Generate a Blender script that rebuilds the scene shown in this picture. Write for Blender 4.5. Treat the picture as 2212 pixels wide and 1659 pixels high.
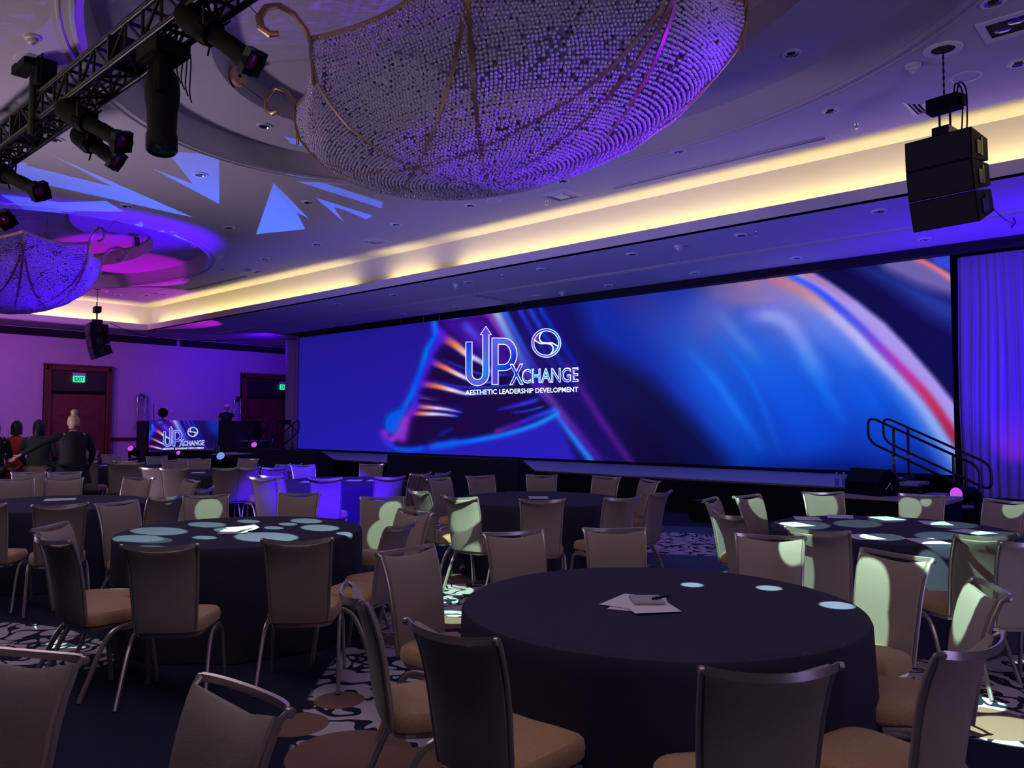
import bpy, math, random
import numpy as np
from mathutils import Vector, Matrix
random.seed(7)
rng = np.random.default_rng(7)
SC = bpy.context.scene
COL = SC.collection
for o in list(bpy.data.objects):
    bpy.data.objects.remove(o)

# ------------------------------------------------------------------ camera
W_, H_ = 2212.0, 1659.0
FPX = 1700.0
YAW, PITCH, ROLL = math.radians(42.05), math.radians(2.83), math.radians(0.08)
EYE = Vector((0, 0, 1.61))
fwd = Vector((-math.sin(YAW)*math.cos(PITCH), math.cos(YAW)*math.cos(PITCH), math.sin(PITCH)))
rgt0 = Vector((math.cos(YAW), math.sin(YAW), 0))
up0 = rgt0.cross(fwd)
rgt = rgt0*math.cos(ROLL) + up0*math.sin(ROLL)
upv = up0*math.cos(ROLL) - rgt0*math.sin(ROLL)
cam_d = bpy.data.cameras.new('camera')
cam = bpy.data.objects.new('camera', cam_d)
COL.objects.link(cam)
cam_d.sensor_fit = 'HORIZONTAL'
cam_d.sensor_width = 36
cam_d.lens = 36*FPX/W_
cam_d.clip_start = 0.05
cam_d.clip_end = 200
M = Matrix((rgt, upv, -fwd)).transposed().to_4x4()
M.translation = EYE
cam.matrix_world = M
SC.camera = cam

# survey helpers: from a pixel of the photograph to a point on a real plane of the room
def ray(x, y):
    return fwd + rgt*((x-W_/2)/FPX) - upv*((y-H_/2)/FPX)
def atz(x, y, z):
    d = ray(x, y); return EYE + d*((z-EYE.z)/d.z)
def aty(x, y, Y):
    d = ray(x, y); return EYE + d*(Y/d.y)
def atx(x, y, X):
    d = ray(x, y); return EYE + d*(X/d.x)
def atd(x, y, D):
    return EYE + ray(x, y)*D

# ------------------------------------------------------------------ world and view
wd = bpy.data.worlds.new('world'); SC.world = wd
wd.use_nodes = True
wd.node_tree.nodes['Background'].inputs[0].default_value = (0.02, 0.02, 0.03, 1)
wd.node_tree.nodes['Background'].inputs[1].default_value = 0.3
SC.view_settings.view_transform = 'Standard'
SC.view_settings.look = 'None'
SC.view_settings.gamma = 1.0
SC.view_settings.exposure = 0.0
SC.view_settings.use_curve_mapping = False
SC.cycles.max_bounces = 6
SC.cycles.diffuse_bounces = 3
SC.cycles.glossy_bounces = 3
SC.cycles.transmission_bounces = 4
SC.cycles.transparent_max_bounces = 8
SC.cycles.caustics_reflective = False
SC.cycles.caustics_refractive = False
SC.cycles.sample_clamp_indirect = 3.0

# ------------------------------------------------------------------ lights
def spot(name, loc, target, color, energy, angle, blend=0.3, radius=0.05):
    l = bpy.data.lights.new(name, 'SPOT')
    l.color = color; l.energy = energy; l.spot_size = math.radians(angle); l.spot_blend = blend
    l.shadow_soft_size = radius
    o = bpy.data.objects.new(name, l); COL.objects.link(o)
    o.location = loc
    o.rotation_euler = (Vector(target)-Vector(loc)).to_track_quat('-Z', 'Y').to_euler()
    return o
def area(name, loc, target, color, energy, sx, sy, up='Y'):
    l = bpy.data.lights.new(name, 'AREA'); l.shape = 'RECTANGLE'; l.size = sx; l.size_y = sy
    l.color = color; l.energy = energy
    o = bpy.data.objects.new(name, l); COL.objects.link(o)
    o.location = loc
    o.rotation_euler = (Vector(target)-Vector(loc)).to_track_quat('-Z', up).to_euler()
    return o

HU = 5.75          # upper ceiling
HL = 4.85          # lower perimeter ceiling
FY, TY = 12.0, 12.30     # cove fascia and tray wall, screen side
FX, TX = -28.26, -28.64  # same, left side
NY, NTY = 0.65, 0.34     # same, side behind the camera
RX, RTX = 16.0, 16.3
XL, XR, YB, YN = -30.0, 18.0, 19.6, -6.0
DOMES = [(-22.0, 6.32), (-6.13, 6.32), (9.74, 6.32)]
DA, DB = 5.3, 3.92
CW = (1.0, 0.81, 0.32)
COVE = 34.0
def strip_x(x0, x1, y, ty):
    L = x1-x0
    l = area('cove_strip', ((x0+x1)/2, y, 4.99), ((x0+x1)/2, y+ty*0.35, 5.99), CW, COVE*L*0.2, L, 0.05, 'Y')
    # long side along X
    d = Vector((0, ty*0.35, 1)).normalized()
    z = -d; x = Vector((1, 0, 0)); y_ = z.cross(x)
    l.rotation_euler = Matrix((x, y_, z)).transposed().to_euler()
def strip_y(y0, y1, x, tx):
    L = y1-y0
    l = area('cove_strip', (x, (y0+y1)/2, 4.99), (x, 0, 6), CW, COVE*L*0.2, L, 0.05)
    d = Vector((tx*0.35, 0, 1)).normalized()
    z = -d; xx = Vector((0, 1, 0)); y_ = z.cross(xx)
    l.rotation_euler = Matrix((xx, y_, z)).transposed().to_euler()
for a_, b_ in ((-28.0, -16.5), (-15.1, -13.6), (-12.7, 0.0), (0.1, 15.8)):
    strip_x(a_, b_, 12.07, 1)
strip_x(-28.0, 15.8, 0.52, -1)
strip_y(0.9, 11.8, -28.40, -1)
strip_y(0.9, 11.8, 16.13, 1)

# gobo lamps: the lamp's own pattern, in directions from the lamp
def ndir(loc, p):
    return (Vector(p)-Vector(loc)).normalized()
def gobo_nodes(light, build):
    light.use_nodes = True
    nt = light.node_tree
    em = nt.nodes['Emission']
    g = nt.nodes.new('ShaderNodeNewGeometry')
    f = build(nt, g.outputs['Incoming'])
    nt.links.new(f, em.inputs['Strength'])
def mnode(nt, op, a, b=None, clamp=False):
    n = nt.nodes.new('ShaderNodeMath'); n.operation = op; n.use_clamp = clamp
    for i, v in enumerate((a, b)):
        if v is None: continue
        if isinstance(v, (int, float)): n.inputs[i].default_value = v
        else: nt.links.new(v, n.inputs[i])
    return n.outputs[0]
def dotc(nt, vec, c):
    n = nt.nodes.new('ShaderNodeVectorMath'); n.operation = 'DOT_PRODUCT'
    nt.links.new(vec, n.inputs[0]); n.inputs[1].default_value = tuple(c)
    return n.outputs['Value']
SIGN = 1.0
def cones(loc, items):
    """items: (centre point, radius in metres seen from the lamp)"""
    def build(nt, vec):
        acc = None
        for p, r, g in items:
            d = ndir(loc, p); D = (Vector(p)-Vector(loc)).length
            c = math.cos(math.atan(r/D))
            v = dotc(nt, vec, d*SIGN)
            s = 14.0*D*D/(r*r)
            v = mnode(nt, 'MULTIPLY_ADD', v, s); v.node.inputs[2].default_value = -c*s
            v = mnode(nt, 'MULTIPLY', mnode(nt, 'MINIMUM', v, 1.0), g)
            acc = v if acc is None else mnode(nt, 'MAXIMUM', acc, v)
        return mnode(nt, 'MAXIMUM', acc, 0.0)
    return build
def tris(loc, T):
    """T: triangles of points on the ceiling, lit by the lamp"""
    def build(nt, vec):
        acc = None
        for a, b, c in T:
            da, db, dc = [ndir(loc, p) for p in (a, b, c)]
            m = None
            for u, v, w in ((da, db, dc), (db, dc, da), (dc, da, db)):
                n = u.cross(v).normalized()
                if n.dot(w) < 0: n = -n
                h = dotc(nt, vec, n*SIGN)
                m = h if m is None else mnode(nt, 'MINIMUM', m, h)
            acc = m if acc is None else mnode(nt, 'MAXIMUM', acc, m)
        return mnode(nt, 'MULTIPLY', acc, 1500.0, True)
    return build

# ------------------------------------------------------------------ materials
MATS = {}
def mat(name, col, rough=0.6, metal=0.0, var=0.0, scale=20.0, bump=0.0, spec=0.5, emit=None, estr=1.0, sheen=0.0, coat=0.0, trans=0.0):
    if name in MATS: return MATS[name]
    m = bpy.data.materials.new(name); m.use_nodes = True; MATS[name] = m
    nt = m.node_tree; b = nt.nodes['Principled BSDF']
    b.inputs['Base Color'].default_value = (*col, 1)
    b.inputs['Roughness'].default_value = rough
    b.inputs['Metallic'].default_value = metal
    b.inputs['Specular IOR Level'].default_value = spec
    b.inputs['Coat Weight'].default_value = coat
    b.inputs['Sheen Weight'].default_value = sheen
    b.inputs['Transmission Weight'].default_value = trans
    if emit:
        b.inputs['Emission Color'].default_value = (*emit, 1); b.inputs['Emission Strength'].default_value = estr
    if var > 0 or bump > 0:
        tc = nt.nodes.new('ShaderNodeTexCoord'); nz = nt.nodes.new('ShaderNodeTexNoise')
        nz.inputs['Scale'].default_value = scale; nz.inputs['Detail'].default_value = 5
        nt.links.new(tc.outputs['Object'], nz.inputs['Vector'])
        if var > 0:
            mx = nt.nodes.new('ShaderNodeMix'); mx.data_type = 'RGBA'
            mx.inputs[6].default_value = (*[max(0, c*(1-var)) for c in col], 1)
            mx.inputs[7].default_value = (*[min(1, c*(1+var)) for c in col], 1)
            nt.links.new(nz.outputs['Fac'], mx.inputs[0]); nt.links.new(mx.outputs[2], b.inputs['Base Color'])
        if bump > 0:
            bp = nt.nodes.new('ShaderNodeBump'); bp.inputs['Strength'].default_value = bump; bp.inputs['Distance'].default_value = 0.01
            nt.links.new(nz.outputs['Fac'], bp.inputs['Height']); nt.links.new(bp.outputs['Normal'], b.inputs['Normal'])
    return m
def lin(c):
    c = np.asarray(c, float)/255.0
    return np.where(c <= 0.04045, c/12.92, ((c+0.055)/1.055)**2.4)
M_ceil = mat('ceiling_paint', (0.62, 0.58, 0.56), 0.85, var=0.03, scale=3, bump=0.03)
M_lowc = mat('low_ceiling_paint', (0.52, 0.50, 0.52), 0.85, var=0.03, scale=3)
M_white = mat('white_enamel', (0.75, 0.73, 0.70), 0.4)
M_black = mat('black_paint', (0.004, 0.004, 0.006), 0.6, spec=0.1)
M_blackm = mat('black_metal', (0.010, 0.010, 0.012), 0.35, 0.2, spec=0.35)
M_drape = mat('black_drape', (0.006, 0.006, 0.012), 0.9, var=0.3, scale=8)
M_cloth = mat('navy_black_tablecloth', (0.036, 0.031, 0.064), 0.9, var=0.12, scale=40, bump=0.12, spec=0.15)
M_taupe = mat('taupe_fabric', (0.30, 0.245, 0.225), 0.85, var=0.10, scale=220, bump=0.15, sheen=0.2)
M_gold = mat('golden_seat_fabric', (0.42, 0.25, 0.13), 0.8, var=0.22, scale=70, bump=0.25, sheen=0.2)
M_champ = mat('champagne_metal', (0.50, 0.44, 0.42), 0.30, 0.7)
M_gilt = mat('aged_gilt_metal', (0.50, 0.36, 0.20), 0.35, 0.8, var=0.15, scale=12)
M_wood = mat('dark_cherry_wood', (0.16, 0.035, 0.025), 0.45, var=0.35, scale=6)
M_dwood = mat('dark_lintel_wood', (0.05, 0.018, 0.018), 0.5, var=0.2, scale=6)
M_disc = mat('pale_disc_wood', (0.72, 0.48, 0.30), 0.6, var=0.08, scale=9)
M_paper = mat('white_paper', (0.78, 0.76, 0.78), 0.8)
M_chrome = mat('brushed_chrome', (0.6, 0.58, 0.56), 0.25, 1.0)
M_deck = mat('grey_stage_deck', (0.30, 0.28, 0.30), 0.7, var=0.08, scale=30)
M_skin = mat('skin', (0.55, 0.34, 0.26), 0.6)
M_glass = mat('clear_plastic', (0.75, 0.8, 0.85), 0.08, trans=0.85)
M_dark = mat('dark_recess', (0.01, 0.01, 0.012), 0.9)
def wall_mat():
    m = mat('vinyl_wallpaper', (0.56, 0.50, 0.52), 0.75, var=0.06, scale=4, bump=0.12)
    return m
M_wall = wall_mat()

# ------------------------------------------------------------------ mesh builder
class MB:
    def __init__(s): s.v = []; s.f = []
    def add(s, v, f):
        n = len(s.v); s.v += [tuple(p) for p in v]; s.f += [tuple(n+i for i in q) for q in f]; return s
    def box(s, c, d, rz=0.0, rx=0.0, ry=0.0, taper=1.0):
        hx, hy, hz = d[0]/2, d[1]/2, d[2]/2
        R = (Matrix.Rotation(rz, 3, 'Z') @ Matrix.Rotation(ry, 3, 'Y') @ Matrix.Rotation(rx, 3, 'X'))
        P = []
        for k in (-1, 1):
            t = taper if k > 0 else 1
            for i, j in ((-1, -1), (1, -1), (1, 1), (-1, 1)):
                P.append(Vector(c)+R @ Vector((i*hx*t, j*hy*t, k*hz)))
        return s.add(P, [(3, 2, 1, 0), (4, 5, 6, 7), (0, 1, 5, 4), (1, 2, 6, 5), (2, 3, 7, 6), (3, 0, 4, 7)])
    def tube(s, pts, r, n=8, cap=True, flat=1.0, upd=None):
        pts = [Vector(p) for p in pts]; m = len(pts)
        rs = r if isinstance(r, (list, tuple)) else [r]*m
        t0 = (pts[1]-pts[0]).normalized()
        u = Vector(upd) if upd else (Vector((0, 0, 1)) if abs(t0.z) < 0.9 else Vector((1, 0, 0)))
        V = []
        for i, p in enumerate(pts):
            t = (pts[min(i+1, m-1)]-pts[max(i-1, 0)]).normalized()
            a = t.cross(u)
            if a.length < 1e-4: a = t.orthogonal()
            a.normalize(); b = a.cross(t).normalized(); u = b
            for k in range(n):
                q = 2*math.pi*k/n
                V.append(p + a*(math.cos(q)*rs[i]*flat) + b*(math.sin(q)*rs[i]))
        F = []
        for i in range(m-1):
            for k in range(n):
                k2 = (k+1) % n
                F.append((i*n+k, i*n+k2, (i+1)*n+k2, (i+1)*n+k))
        if cap:
            F.append(tuple(range(n))[::-1]); F.append(tuple((m-1)*n+k for k in range(n)))
        return s.add(V, F)
    def lathe(s, prof, c=(0, 0, 0), n=24, axis=None, sx=1.0, sy=1.0, cap=True):
        V = []; F = []; m = len(prof)
        R = Vector((0, 0, 1)).rotation_difference(Vector(axis)).to_matrix() if axis is not None else Matrix.Identity(3)
        for r, z in prof:
            for k in range(n):
                q = 2*math.pi*k/n
                V.append(Vector(c)+R @ Vector((r*math.cos(q)*sx, r*math.sin(q)*sy, z)))
        for i in range(m-1):
            for k in range(n):
                k2 = (k+1) % n
                F.append((i*n+k, i*n+k2, (i+1)*n+k2, (i+1)*n+k))
        if cap:
            if prof[0][0] > 1e-5: F.append(tuple(range(n))[::-1])
            if prof[-1][0] > 1e-5: F.append(tuple((m-1)*n+k for k in range(n)))
        return s.add(V, F)
    def loft(s, rings, cap=True):
        n = len(rings[0]); V = [p for r in rings for p in r]; F = []
        for i in range(len(rings)-1):
            for k in range(n):
                k2 = (k+1) % n
                F.append((i*n+k, i*n+k2, (i+1)*n+k2, (i+1)*n+k))
        if cap:
            F.append(tuple(range(n))[::-1]); F.append(tuple((len(rings)-1)*n+k for k in range(n)))
        return s.add(V, F)
    def quad(s, a, b, c, d): return s.add([a, b, c, d], [(0, 1, 2, 3)])
    def mesh(s, name, m, smooth=True):
        me = bpy.data.meshes.new(name); me.from_pydata(s.v, [], s.f); me.validate()
        if m: me.materials.append(m)
        if smooth:
            me.polygons.foreach_set('use_smooth', [True]*len(me.polygons))
            try: me.set_sharp_from_angle(angle=math.radians(38))
            except Exception: pass
        me.update()
        return me
    def build(s, name, m, parent=None, smooth=True, recalc=True):
        me = s.mesh(name, m, smooth)
        if recalc:
            import bmesh
            bm = bmesh.new(); bm.from_mesh(me); bmesh.ops.recalc_face_normals(bm, faces=bm.faces); bm.to_mesh(me); bm.free()
            if smooth:
                try: me.set_sharp_from_angle(angle=math.radians(38))
                except Exception: pass
        o = bpy.data.objects.new(name, me); COL.objects.link(o)
        if parent: o.parent = parent
        return o
def tag(o, label=None, cat=None, group=None, kind=None):
    if label: o['label'] = label
    if cat: o['category'] = cat
    if group: o['group'] = group
    if kind: o['kind'] = kind
    return o
def empty(name, loc=(0, 0, 0), rz=0.0, **k):
    o = bpy.data.objects.new(name, None); o.empty_display_size = 0.1; COL.objects.link(o)
    o.location = loc; o.rotation_euler = (0, 0, rz)
    return tag(o, **k)
def children(o): return KIDS.get(o.name) or list(o.children)
KIDS = {}
def freeze(o):
    KIDS[o.name] = list(o.children)
    for c in o.children: freeze(c)
def copy_tree(o, parent=None):
    c = o.copy(); COL.objects.link(c)
    if parent: c.parent = parent
    for ch in KIDS.get(o.name, []): copy_tree(ch, c)
    return c
def struct(name, mb, m, smooth=False):
    o = mb.build(name, m, smooth=smooth); o['kind'] = 'structure'; return o

# ------------------------------------------------------------------ floor with patterned carpet
def carpet():
    m = bpy.data.materials.new('patterned_carpet'); m.use_nodes = True
    nt = m.node_tree; b = nt.nodes['Principled BSDF']; L = nt.links
    b.inputs['Roughness'].default_value = 0.95; b.inputs['Specular IOR Level'].default_value = 0.1
    tc = nt.nodes.new('ShaderNodeTexCoord'); P = tc.outputs['Object']
    def noise(scale, detail=2, dist=0.0, off=(0, 0, 0)):
        mp = nt.nodes.new('ShaderNodeMapping'); mp.inputs['Location'].default_value = off; L.new(P, mp.inputs[0])
        n = nt.nodes.new('ShaderNodeTexNoise'); n.inputs['Scale'].default_value = scale; n.inputs['Detail'].default_value = detail
        n.inputs['Distortion'].default_value = dist; L.new(mp.outputs[0], n.inputs['Vector']); return n.outputs['Fac']
    def mix(f, a, c):
        x = nt.nodes.new('ShaderNodeMix'); x.data_type = 'RGBA'
        for i, v in ((0, f), (6, a), (7, c)):
            if isinstance(v, tuple): x.inputs[i].default_value = (*v, 1)
            elif isinstance(v, (int, float)): x.inputs[i].default_value = v
            else: L.new(v, x.inputs[i])
        return x.outputs[2]
    def step(v, e, w=0.02):
        n = nt.nodes.new('ShaderNodeMapRange'); n.interpolation_type = 'SMOOTHSTEP'
        L.new(v, n.inputs[0]); n.inputs[1].default_value = e-w; n.inputs[2].default_value = e+w
        return n.outputs[0]
    # scrolls: rings of distorted cells joined by curling bands
    n1 = noise(3.6, 0.5, 1.6)
    band = mnode(nt, 'ABSOLUTE', mnode(nt, 'SUBTRACT', n1, 0.5))
    scroll = mnode(nt, 'SUBTRACT', 1.0, step(band, 0.060, 0.006))
    vo = nt.nodes.new('ShaderNodeTexVoronoi'); vo.feature = 'F1'; vo.inputs['Scale'].default_value = 1.7
    dn = nt.nodes.new('ShaderNodeTexNoise'); dn.inputs['Scale'].default_value = 5.0; L.new(P, dn.inputs['Vector'])
    va = nt.nodes.new('ShaderNodeVectorMath'); va.operation = 'MULTIPLY_ADD'; L.new(dn.outputs['Color'], va.inputs[0])
    va.inputs[1].default_value = (0.16, 0.16, 0.0); L.new(P, va.inputs[2]); L.new(va.outputs[0], vo.inputs['Vector'])
    sn = mnode(nt, 'SINE', mnode(nt, 'MULTIPLY', vo.outputs['Distance'], 44.0))
    rings = step(sn, 0.35, 0.1)
    near = mnode(nt, 'SUBTRACT', 1.0, step(vo.outputs['Distance'], 0.20, 0.01))
    rings = mnode(nt, 'MULTIPLY', rings, near)
    dark = mnode(nt, 'MAXIMUM', scroll, rings)
    fine = noise(160, 2)
    lav = mix(fine, (0.42, 0.36, 0.42), (0.60, 0.52, 0.60))
    navy = mix(fine, (0.010, 0.012, 0.030), (0.022, 0.026, 0.055))
    pat = mix(dark, lav, navy)
    # plain navy field and patterned islands with curved borders
    def island(cx, cy, ax, ay, rot=0.0):
        mp = nt.nodes.new('ShaderNodeMapping'); mp.vector_type = 'TEXTURE'
        mp.inputs['Location'].default_value = (cx, cy, 0); mp.inputs['Rotation'].default_value = (0, 0, rot)
        mp.inputs['Scale'].default_value = (ax, ay, 1); L.new(P, mp.inputs[0])
        ln = nt.nodes.new('ShaderNodeVectorMath'); ln.operation = 'LENGTH'; L.new(mp.outputs[0], ln.inputs[0])
        return mnode(nt, 'SUBTRACT', 1.0, step(ln.outputs['Value'], 1.0, 0.01))
    isl = None
    for a in ISLANDS:
        i = island(*a); isl = i if isl is None else mnode(nt, 'MAXIMUM', isl, i)
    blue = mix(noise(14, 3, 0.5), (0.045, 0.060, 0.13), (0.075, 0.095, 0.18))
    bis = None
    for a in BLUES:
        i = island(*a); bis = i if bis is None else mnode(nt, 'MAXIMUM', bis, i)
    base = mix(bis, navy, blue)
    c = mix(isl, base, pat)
    bro = None
    for a in BROWNS:
        i = island(*a); bro = i if bro is None else mnode(nt, 'MAXIMUM', bro, i)
    c = mix(bro, c, mix(fine, (0.16, 0.09, 0.075), (0.27, 0.155, 0.13)))
    L.new(c, b.inputs['Base Color'])
    bp = nt.nodes.new('ShaderNodeBump'); bp.inputs['Strength'].default_value = 0.3; bp.inputs['Distance'].default_value = 0.006
    L.new(fine, bp.inputs['Height']); L.new(bp.outputs[0], b.inputs['Normal'])
    return m
def fl(x, y):
    p = atz(x, y, 0); return p.x, p.y
ISLANDS = []; BROWNS = []; BLUES = []
def isl_px(x, y, ax, ay, rot, L=None):
    p = fl(x, y); (ISLANDS if L is None else L).append((p[0], p[1], ax, ay, rot))
ISLANDS.append((-3.75, 4.75, 3.6, 1.55, 2.18)); ISLANDS.append((-6.5, 1.97, 0.95, 0.36, 0.15))
isl_px(1450, 1172, 1.6, 1.0, 0.5); isl_px(2120, 1450, 1.1, 1.3, 0.3); isl_px(980, 1130, 1.2, 1.2, 0.5)
for x, y, r in ((733, 1512, .17), (640, 1565, .20), (755, 1630, .36), (862, 1383, .17), (960, 1345, .24), (905, 1640, .17), (985, 1500, .2), (2130, 1560, .3), (1000, 1250, .3)):
    p = fl(x, y); BROWNS.append((p[0], p[1], r*.85, r*.85, 0))
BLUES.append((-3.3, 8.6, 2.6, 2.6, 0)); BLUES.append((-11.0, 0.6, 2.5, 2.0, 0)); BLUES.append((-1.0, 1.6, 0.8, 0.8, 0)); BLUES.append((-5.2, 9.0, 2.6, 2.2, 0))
struct('floor', MB().quad((XL, YN, 0), (XR, YN, 0), (XR, YB, 0), (XL, YB, 0)), carpet())

# ------------------------------------------------------------------ room shell
struct('wall_left', MB().box((XL-.1, (YN+YB)/2, 3.3), (.2, YB-YN, 6.6)), M_wall)
struct('wall_right', MB().box((XR+.1, (YN+YB)/2, 3.3), (.2, YB-YN, 6.6)), M_wall)
struct('wall_back', MB().box(((XL+XR)/2, YB+.1, 3.3), (XR-XL, .2, 6.6)), M_wall)
struct('wall_front', MB().box(((XL+XR)/2, YN-.1, 3.3), (XR-XL, .2, 6.6)), M_wall)
# upper ceiling with oval openings
def cell(mb, cx, cy, x0, x1, y0, y1, a, b, z, n=96):
    inner = []; outer = []
    angs = [2*math.pi*k/n for k in range(n)]
    cors = [math.atan2(yy-cy, xx-cx) % (2*math.pi) for xx in (x0, x1) for yy in (y0, y1)]
    angs = sorted(set(angs+cors))
    for t in angs:
        c, s_ = math.cos(t), math.sin(t)
        k = 1/math.sqrt((c/a)**2+(s_/b)**2)
        inner.append((cx+c*k, cy+s_*k, z))
        q = min(((x1-cx)/c if c > 0 else (x0-cx)/c) if abs(c) > 1e-9 else 1e9, ((y1-cy)/s_ if s_ > 0 else (y0-cy)/s_) if abs(s_) > 1e-9 else 1e9)
        outer.append((cx+c*q, cy+s_*q, z))
    m = len(angs)
    mb.add(inner+outer, [(k, (k+1) % m, m+(k+1) % m, m+k) for k in range(m)])
def ering(cx, cy, a, b, z, n=96): return [(cx+a*math.cos(2*math.pi*k/n), cy+b*math.sin(2*math.pi*k/n), z) for k in range(n)]
RZ = 6.09; IA, IB = 3.98, 2.62; IZ = 6.42
mb = MB()
xs = [TX, -14.07, 1.8, RTX]
for i, (cx, cy) in enumerate(DOMES):
    cell(mb, cx, cy, xs[i], xs[i+1], NTY, TY, DA, DB, HU)
    mb.loft([ering(cx, cy, DA, DB, HU), ering(cx, cy, DA-.03, DB-.03, HU+.12), ering(cx, cy, DA-.10, DB-.10, RZ)], cap=False)
    mb.loft([ering(cx, cy, DA-.10, DB-.10, RZ), ering(cx, cy, IA, IB, RZ)], cap=False)
    mb.loft([ering(cx, cy, IA, IB, RZ), ering(cx, cy, IA, IB, IZ)], cap=False)
    mb.add(ering(cx, cy, IA, IB, IZ), [tuple(range(96))])
# tray walls, fascias and troughs
mb.quad((TX, TY, HU), (RTX, TY, HU), (RTX, TY, 4.90), (TX, TY, 4.90))
mb.quad((TX, NTY, HU), (TX, NTY, 4.90), (RTX, NTY, 4.90), (RTX, NTY, HU))
mb.quad((TX, NTY, HU), (TX, TY, HU), (TX, TY, 4.90), (TX, NTY, 4.90))
mb.quad((RTX, NTY, HU), (RTX, NTY, 4.90), (RTX, TY, 4.90), (RTX, TY, HU))
struct('ceiling', mb, M_ceil, smooth=True)
mb = MB()
T = .03
mb.box(((FX+RX)/2, FY+T/2, (HL+5.08)/2), (RX-FX+.06, T, 5.08-HL)); mb.box(((FX+RX)/2, NY-T/2, (HL+5.08)/2), (RX-FX+.06, T, 5.08-HL))
mb.box((FX-T/2, (FY+NY)/2, (HL+5.08)/2), (T, FY-NY, 5.08-HL)); mb.box((RX+T/2, (FY+NY)/2, (HL+5.08)/2), (T, FY-NY, 5.08-HL))
struct('trim_1', mb, M_ceil)
# lower ceiling ring
mb = MB()
mb.box(((XL+XR)/2, (FY+15.75)/2, HL+.02), (XR-XL, 15.75-FY, .04)); mb.box(((XL+XR)/2, (NY+YN)/2, HL+.02), (XR-XL, NY-YN, .04))
mb.box(((XL+FX)/2, (NY+FY)/2, HL+.02), (FX-XL, FY-NY, .04)); mb.box(((XR+RX)/2, (NY+FY)/2, HL+.02), (XR-RX, FY-NY, .04))
mb.box(((XL-26)/2, (15.75+YB)/2, HL+.02), (-26-XL, YB-15.75, .04))
struct('trim_2', mb, M_lowc)
o = struct('ceiling', MB().box(((XR-26)/2, (15.75+YB)/2, 5.6), (XR+26, YB-15.75, .04)), M_dark)
# oval mouldings at each opening
for i, (cx, cy) in enumerate(DOMES[:3]):
    n = 128
    for k, (da, r) in enumerate(((.03, .035), (.16, .022))):
        pts = ering(cx, cy, DA+da, DB+da, HU-.005, n); pts.append(pts[0]); pts.append(pts[1])
        struct('trim_%d' % (3+2*i+k), MB().tube(pts, r, 6, cap=False), M_ceil, smooth=True)
# air-wall tracks in the lower ceiling
for n_, (p, q) in enumerate((((-27, 14.0), (2, 14.0)), ((-13.95, 14.0), (-13.95, 15.75)))):
    d = Vector((q[0]-p[0], q[1]-p[1], 0)); L_ = d.length; a_ = math.atan2(d.y, d.x)
    mb = MB(); c = ((p[0]+q[0])/2, (p[1]+q[1])/2)
    off = Vector((-math.sin(a_), math.cos(a_), 0))*.07
    for s_ in (-1, 1): mb.box((c[0]+off.x*s_, c[1]+off.y*s_, HL-.012), (L_, .05, .025), a_)
    struct('trim_%d' % (9+n_), mb, M_lowc)
    struct('trim_%d' % (11+n_), MB().box((c[0], c[1], HL-.003), (L_, .07, .006), a_), M_dark)
# wall: dark slot band near the ceiling, chair rail, baseboard, doors
def wy(px, py=940): return atx(px, py, XL).y
for k, (a_, b_) in enumerate(((-6, wy(380, 745)), (wy(389, 745), 19.5))):
    struct('trim_%d' % (13+k), MB().box((XL+.03, (a_+b_)/2, 4.69), (.06, b_-a_, .26)), M_dark)
DOORS = [(9.25, 11.47, 3.63), (16.55, 18.75, 3.66)]
segs = [(-6, DOORS[0][0]), (DOORS[0][1], DOORS[1][0]), (DOORS[1][1], 19.6)]
for k, (a_, b_) in enumerate(segs):
    mb = MB().box((XL+.03, (a_+b_)/2, 1.02), (.06, b_-a_, .07)).box((XL+.02, (a_+b_)/2, .96), (.04, b_-a_, .05))
    struct('trim_%d' % (15+k), mb, M_wood)
    struct('baseboard_left' if k == 0 else 'baseboard_left.%03d' % k, MB().box((XL+.015, (a_+b_)/2, .08), (.03, b_-a_, .16)), M_wood)
def door(n, y0, y1, h):
    e = empty('door_%d' % n, (XL, (y0+y1)/2, 0)); e['kind'] = 'structure'
    w = y1-y0; fr = .20
    mb = MB()
    for s_ in (-1, 1):
        mb.box((.06, s_*(w/2-fr/2), h/2), (.12, fr, h)); mb.box((.08, s_*(w/2-fr+.03), h/2), (.16, .06, h-.05)); mb.box((.08, s_*(w/2-.02), h/2), (.16, .04, h))
    mb.box((.06, 0, h-fr/2), (.12, w, fr)); mb.box((.08, 0, h-.02), (.18, w+.06, .05)); mb.box((.08, 0, h-fr+.03), (.16, w-2*fr+.06, .06))
    mb.build('door_frame', M_wood, e, smooth=False)
    MB().box((.03, 0, (2.70+h-fr)/2), (.05, w-2*fr, h-fr-2.70)).build('lintel_panel', M_dwood, e, smooth=False)
    MB().box((.07, 0, 2.66), (.08, w-2*fr, .09)).build('door_header', M_black, e, smooth=False)
    lw = (w-2*fr)/2-.005
    for s_ in (-1, 1):
        lf = MB().box((.035, s_*(lw/2+.003), 1.31), (.05, lw, 2.60)).build('door_leaf', M_wood, e, smooth=False)
        for z0, z1 in ((.15, .75), (.85, 1.05), (1.15, 1.70), (1.80, 2.45)):
            MB().box((.065, s_*(lw/2+.003), (z0+z1)/2), (.012, lw-.26, z1-z0), 0).box((.075, s_*(lw/2+.003), (z0+z1)/2), (.02, lw-.36, z1-z0-.1)).build('raised_panel', M_wood, lf, smooth=False)
        MB().tube([(.06, s_*.06, .95), (.10, s_*.06, .97), (.10, s_*.06, 1.15), (.06, s_*.06, 1.17)], .012).build('door_handle', M_chrome, lf)
for k, d in enumerate(DOORS): door(k+1, *d)
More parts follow.
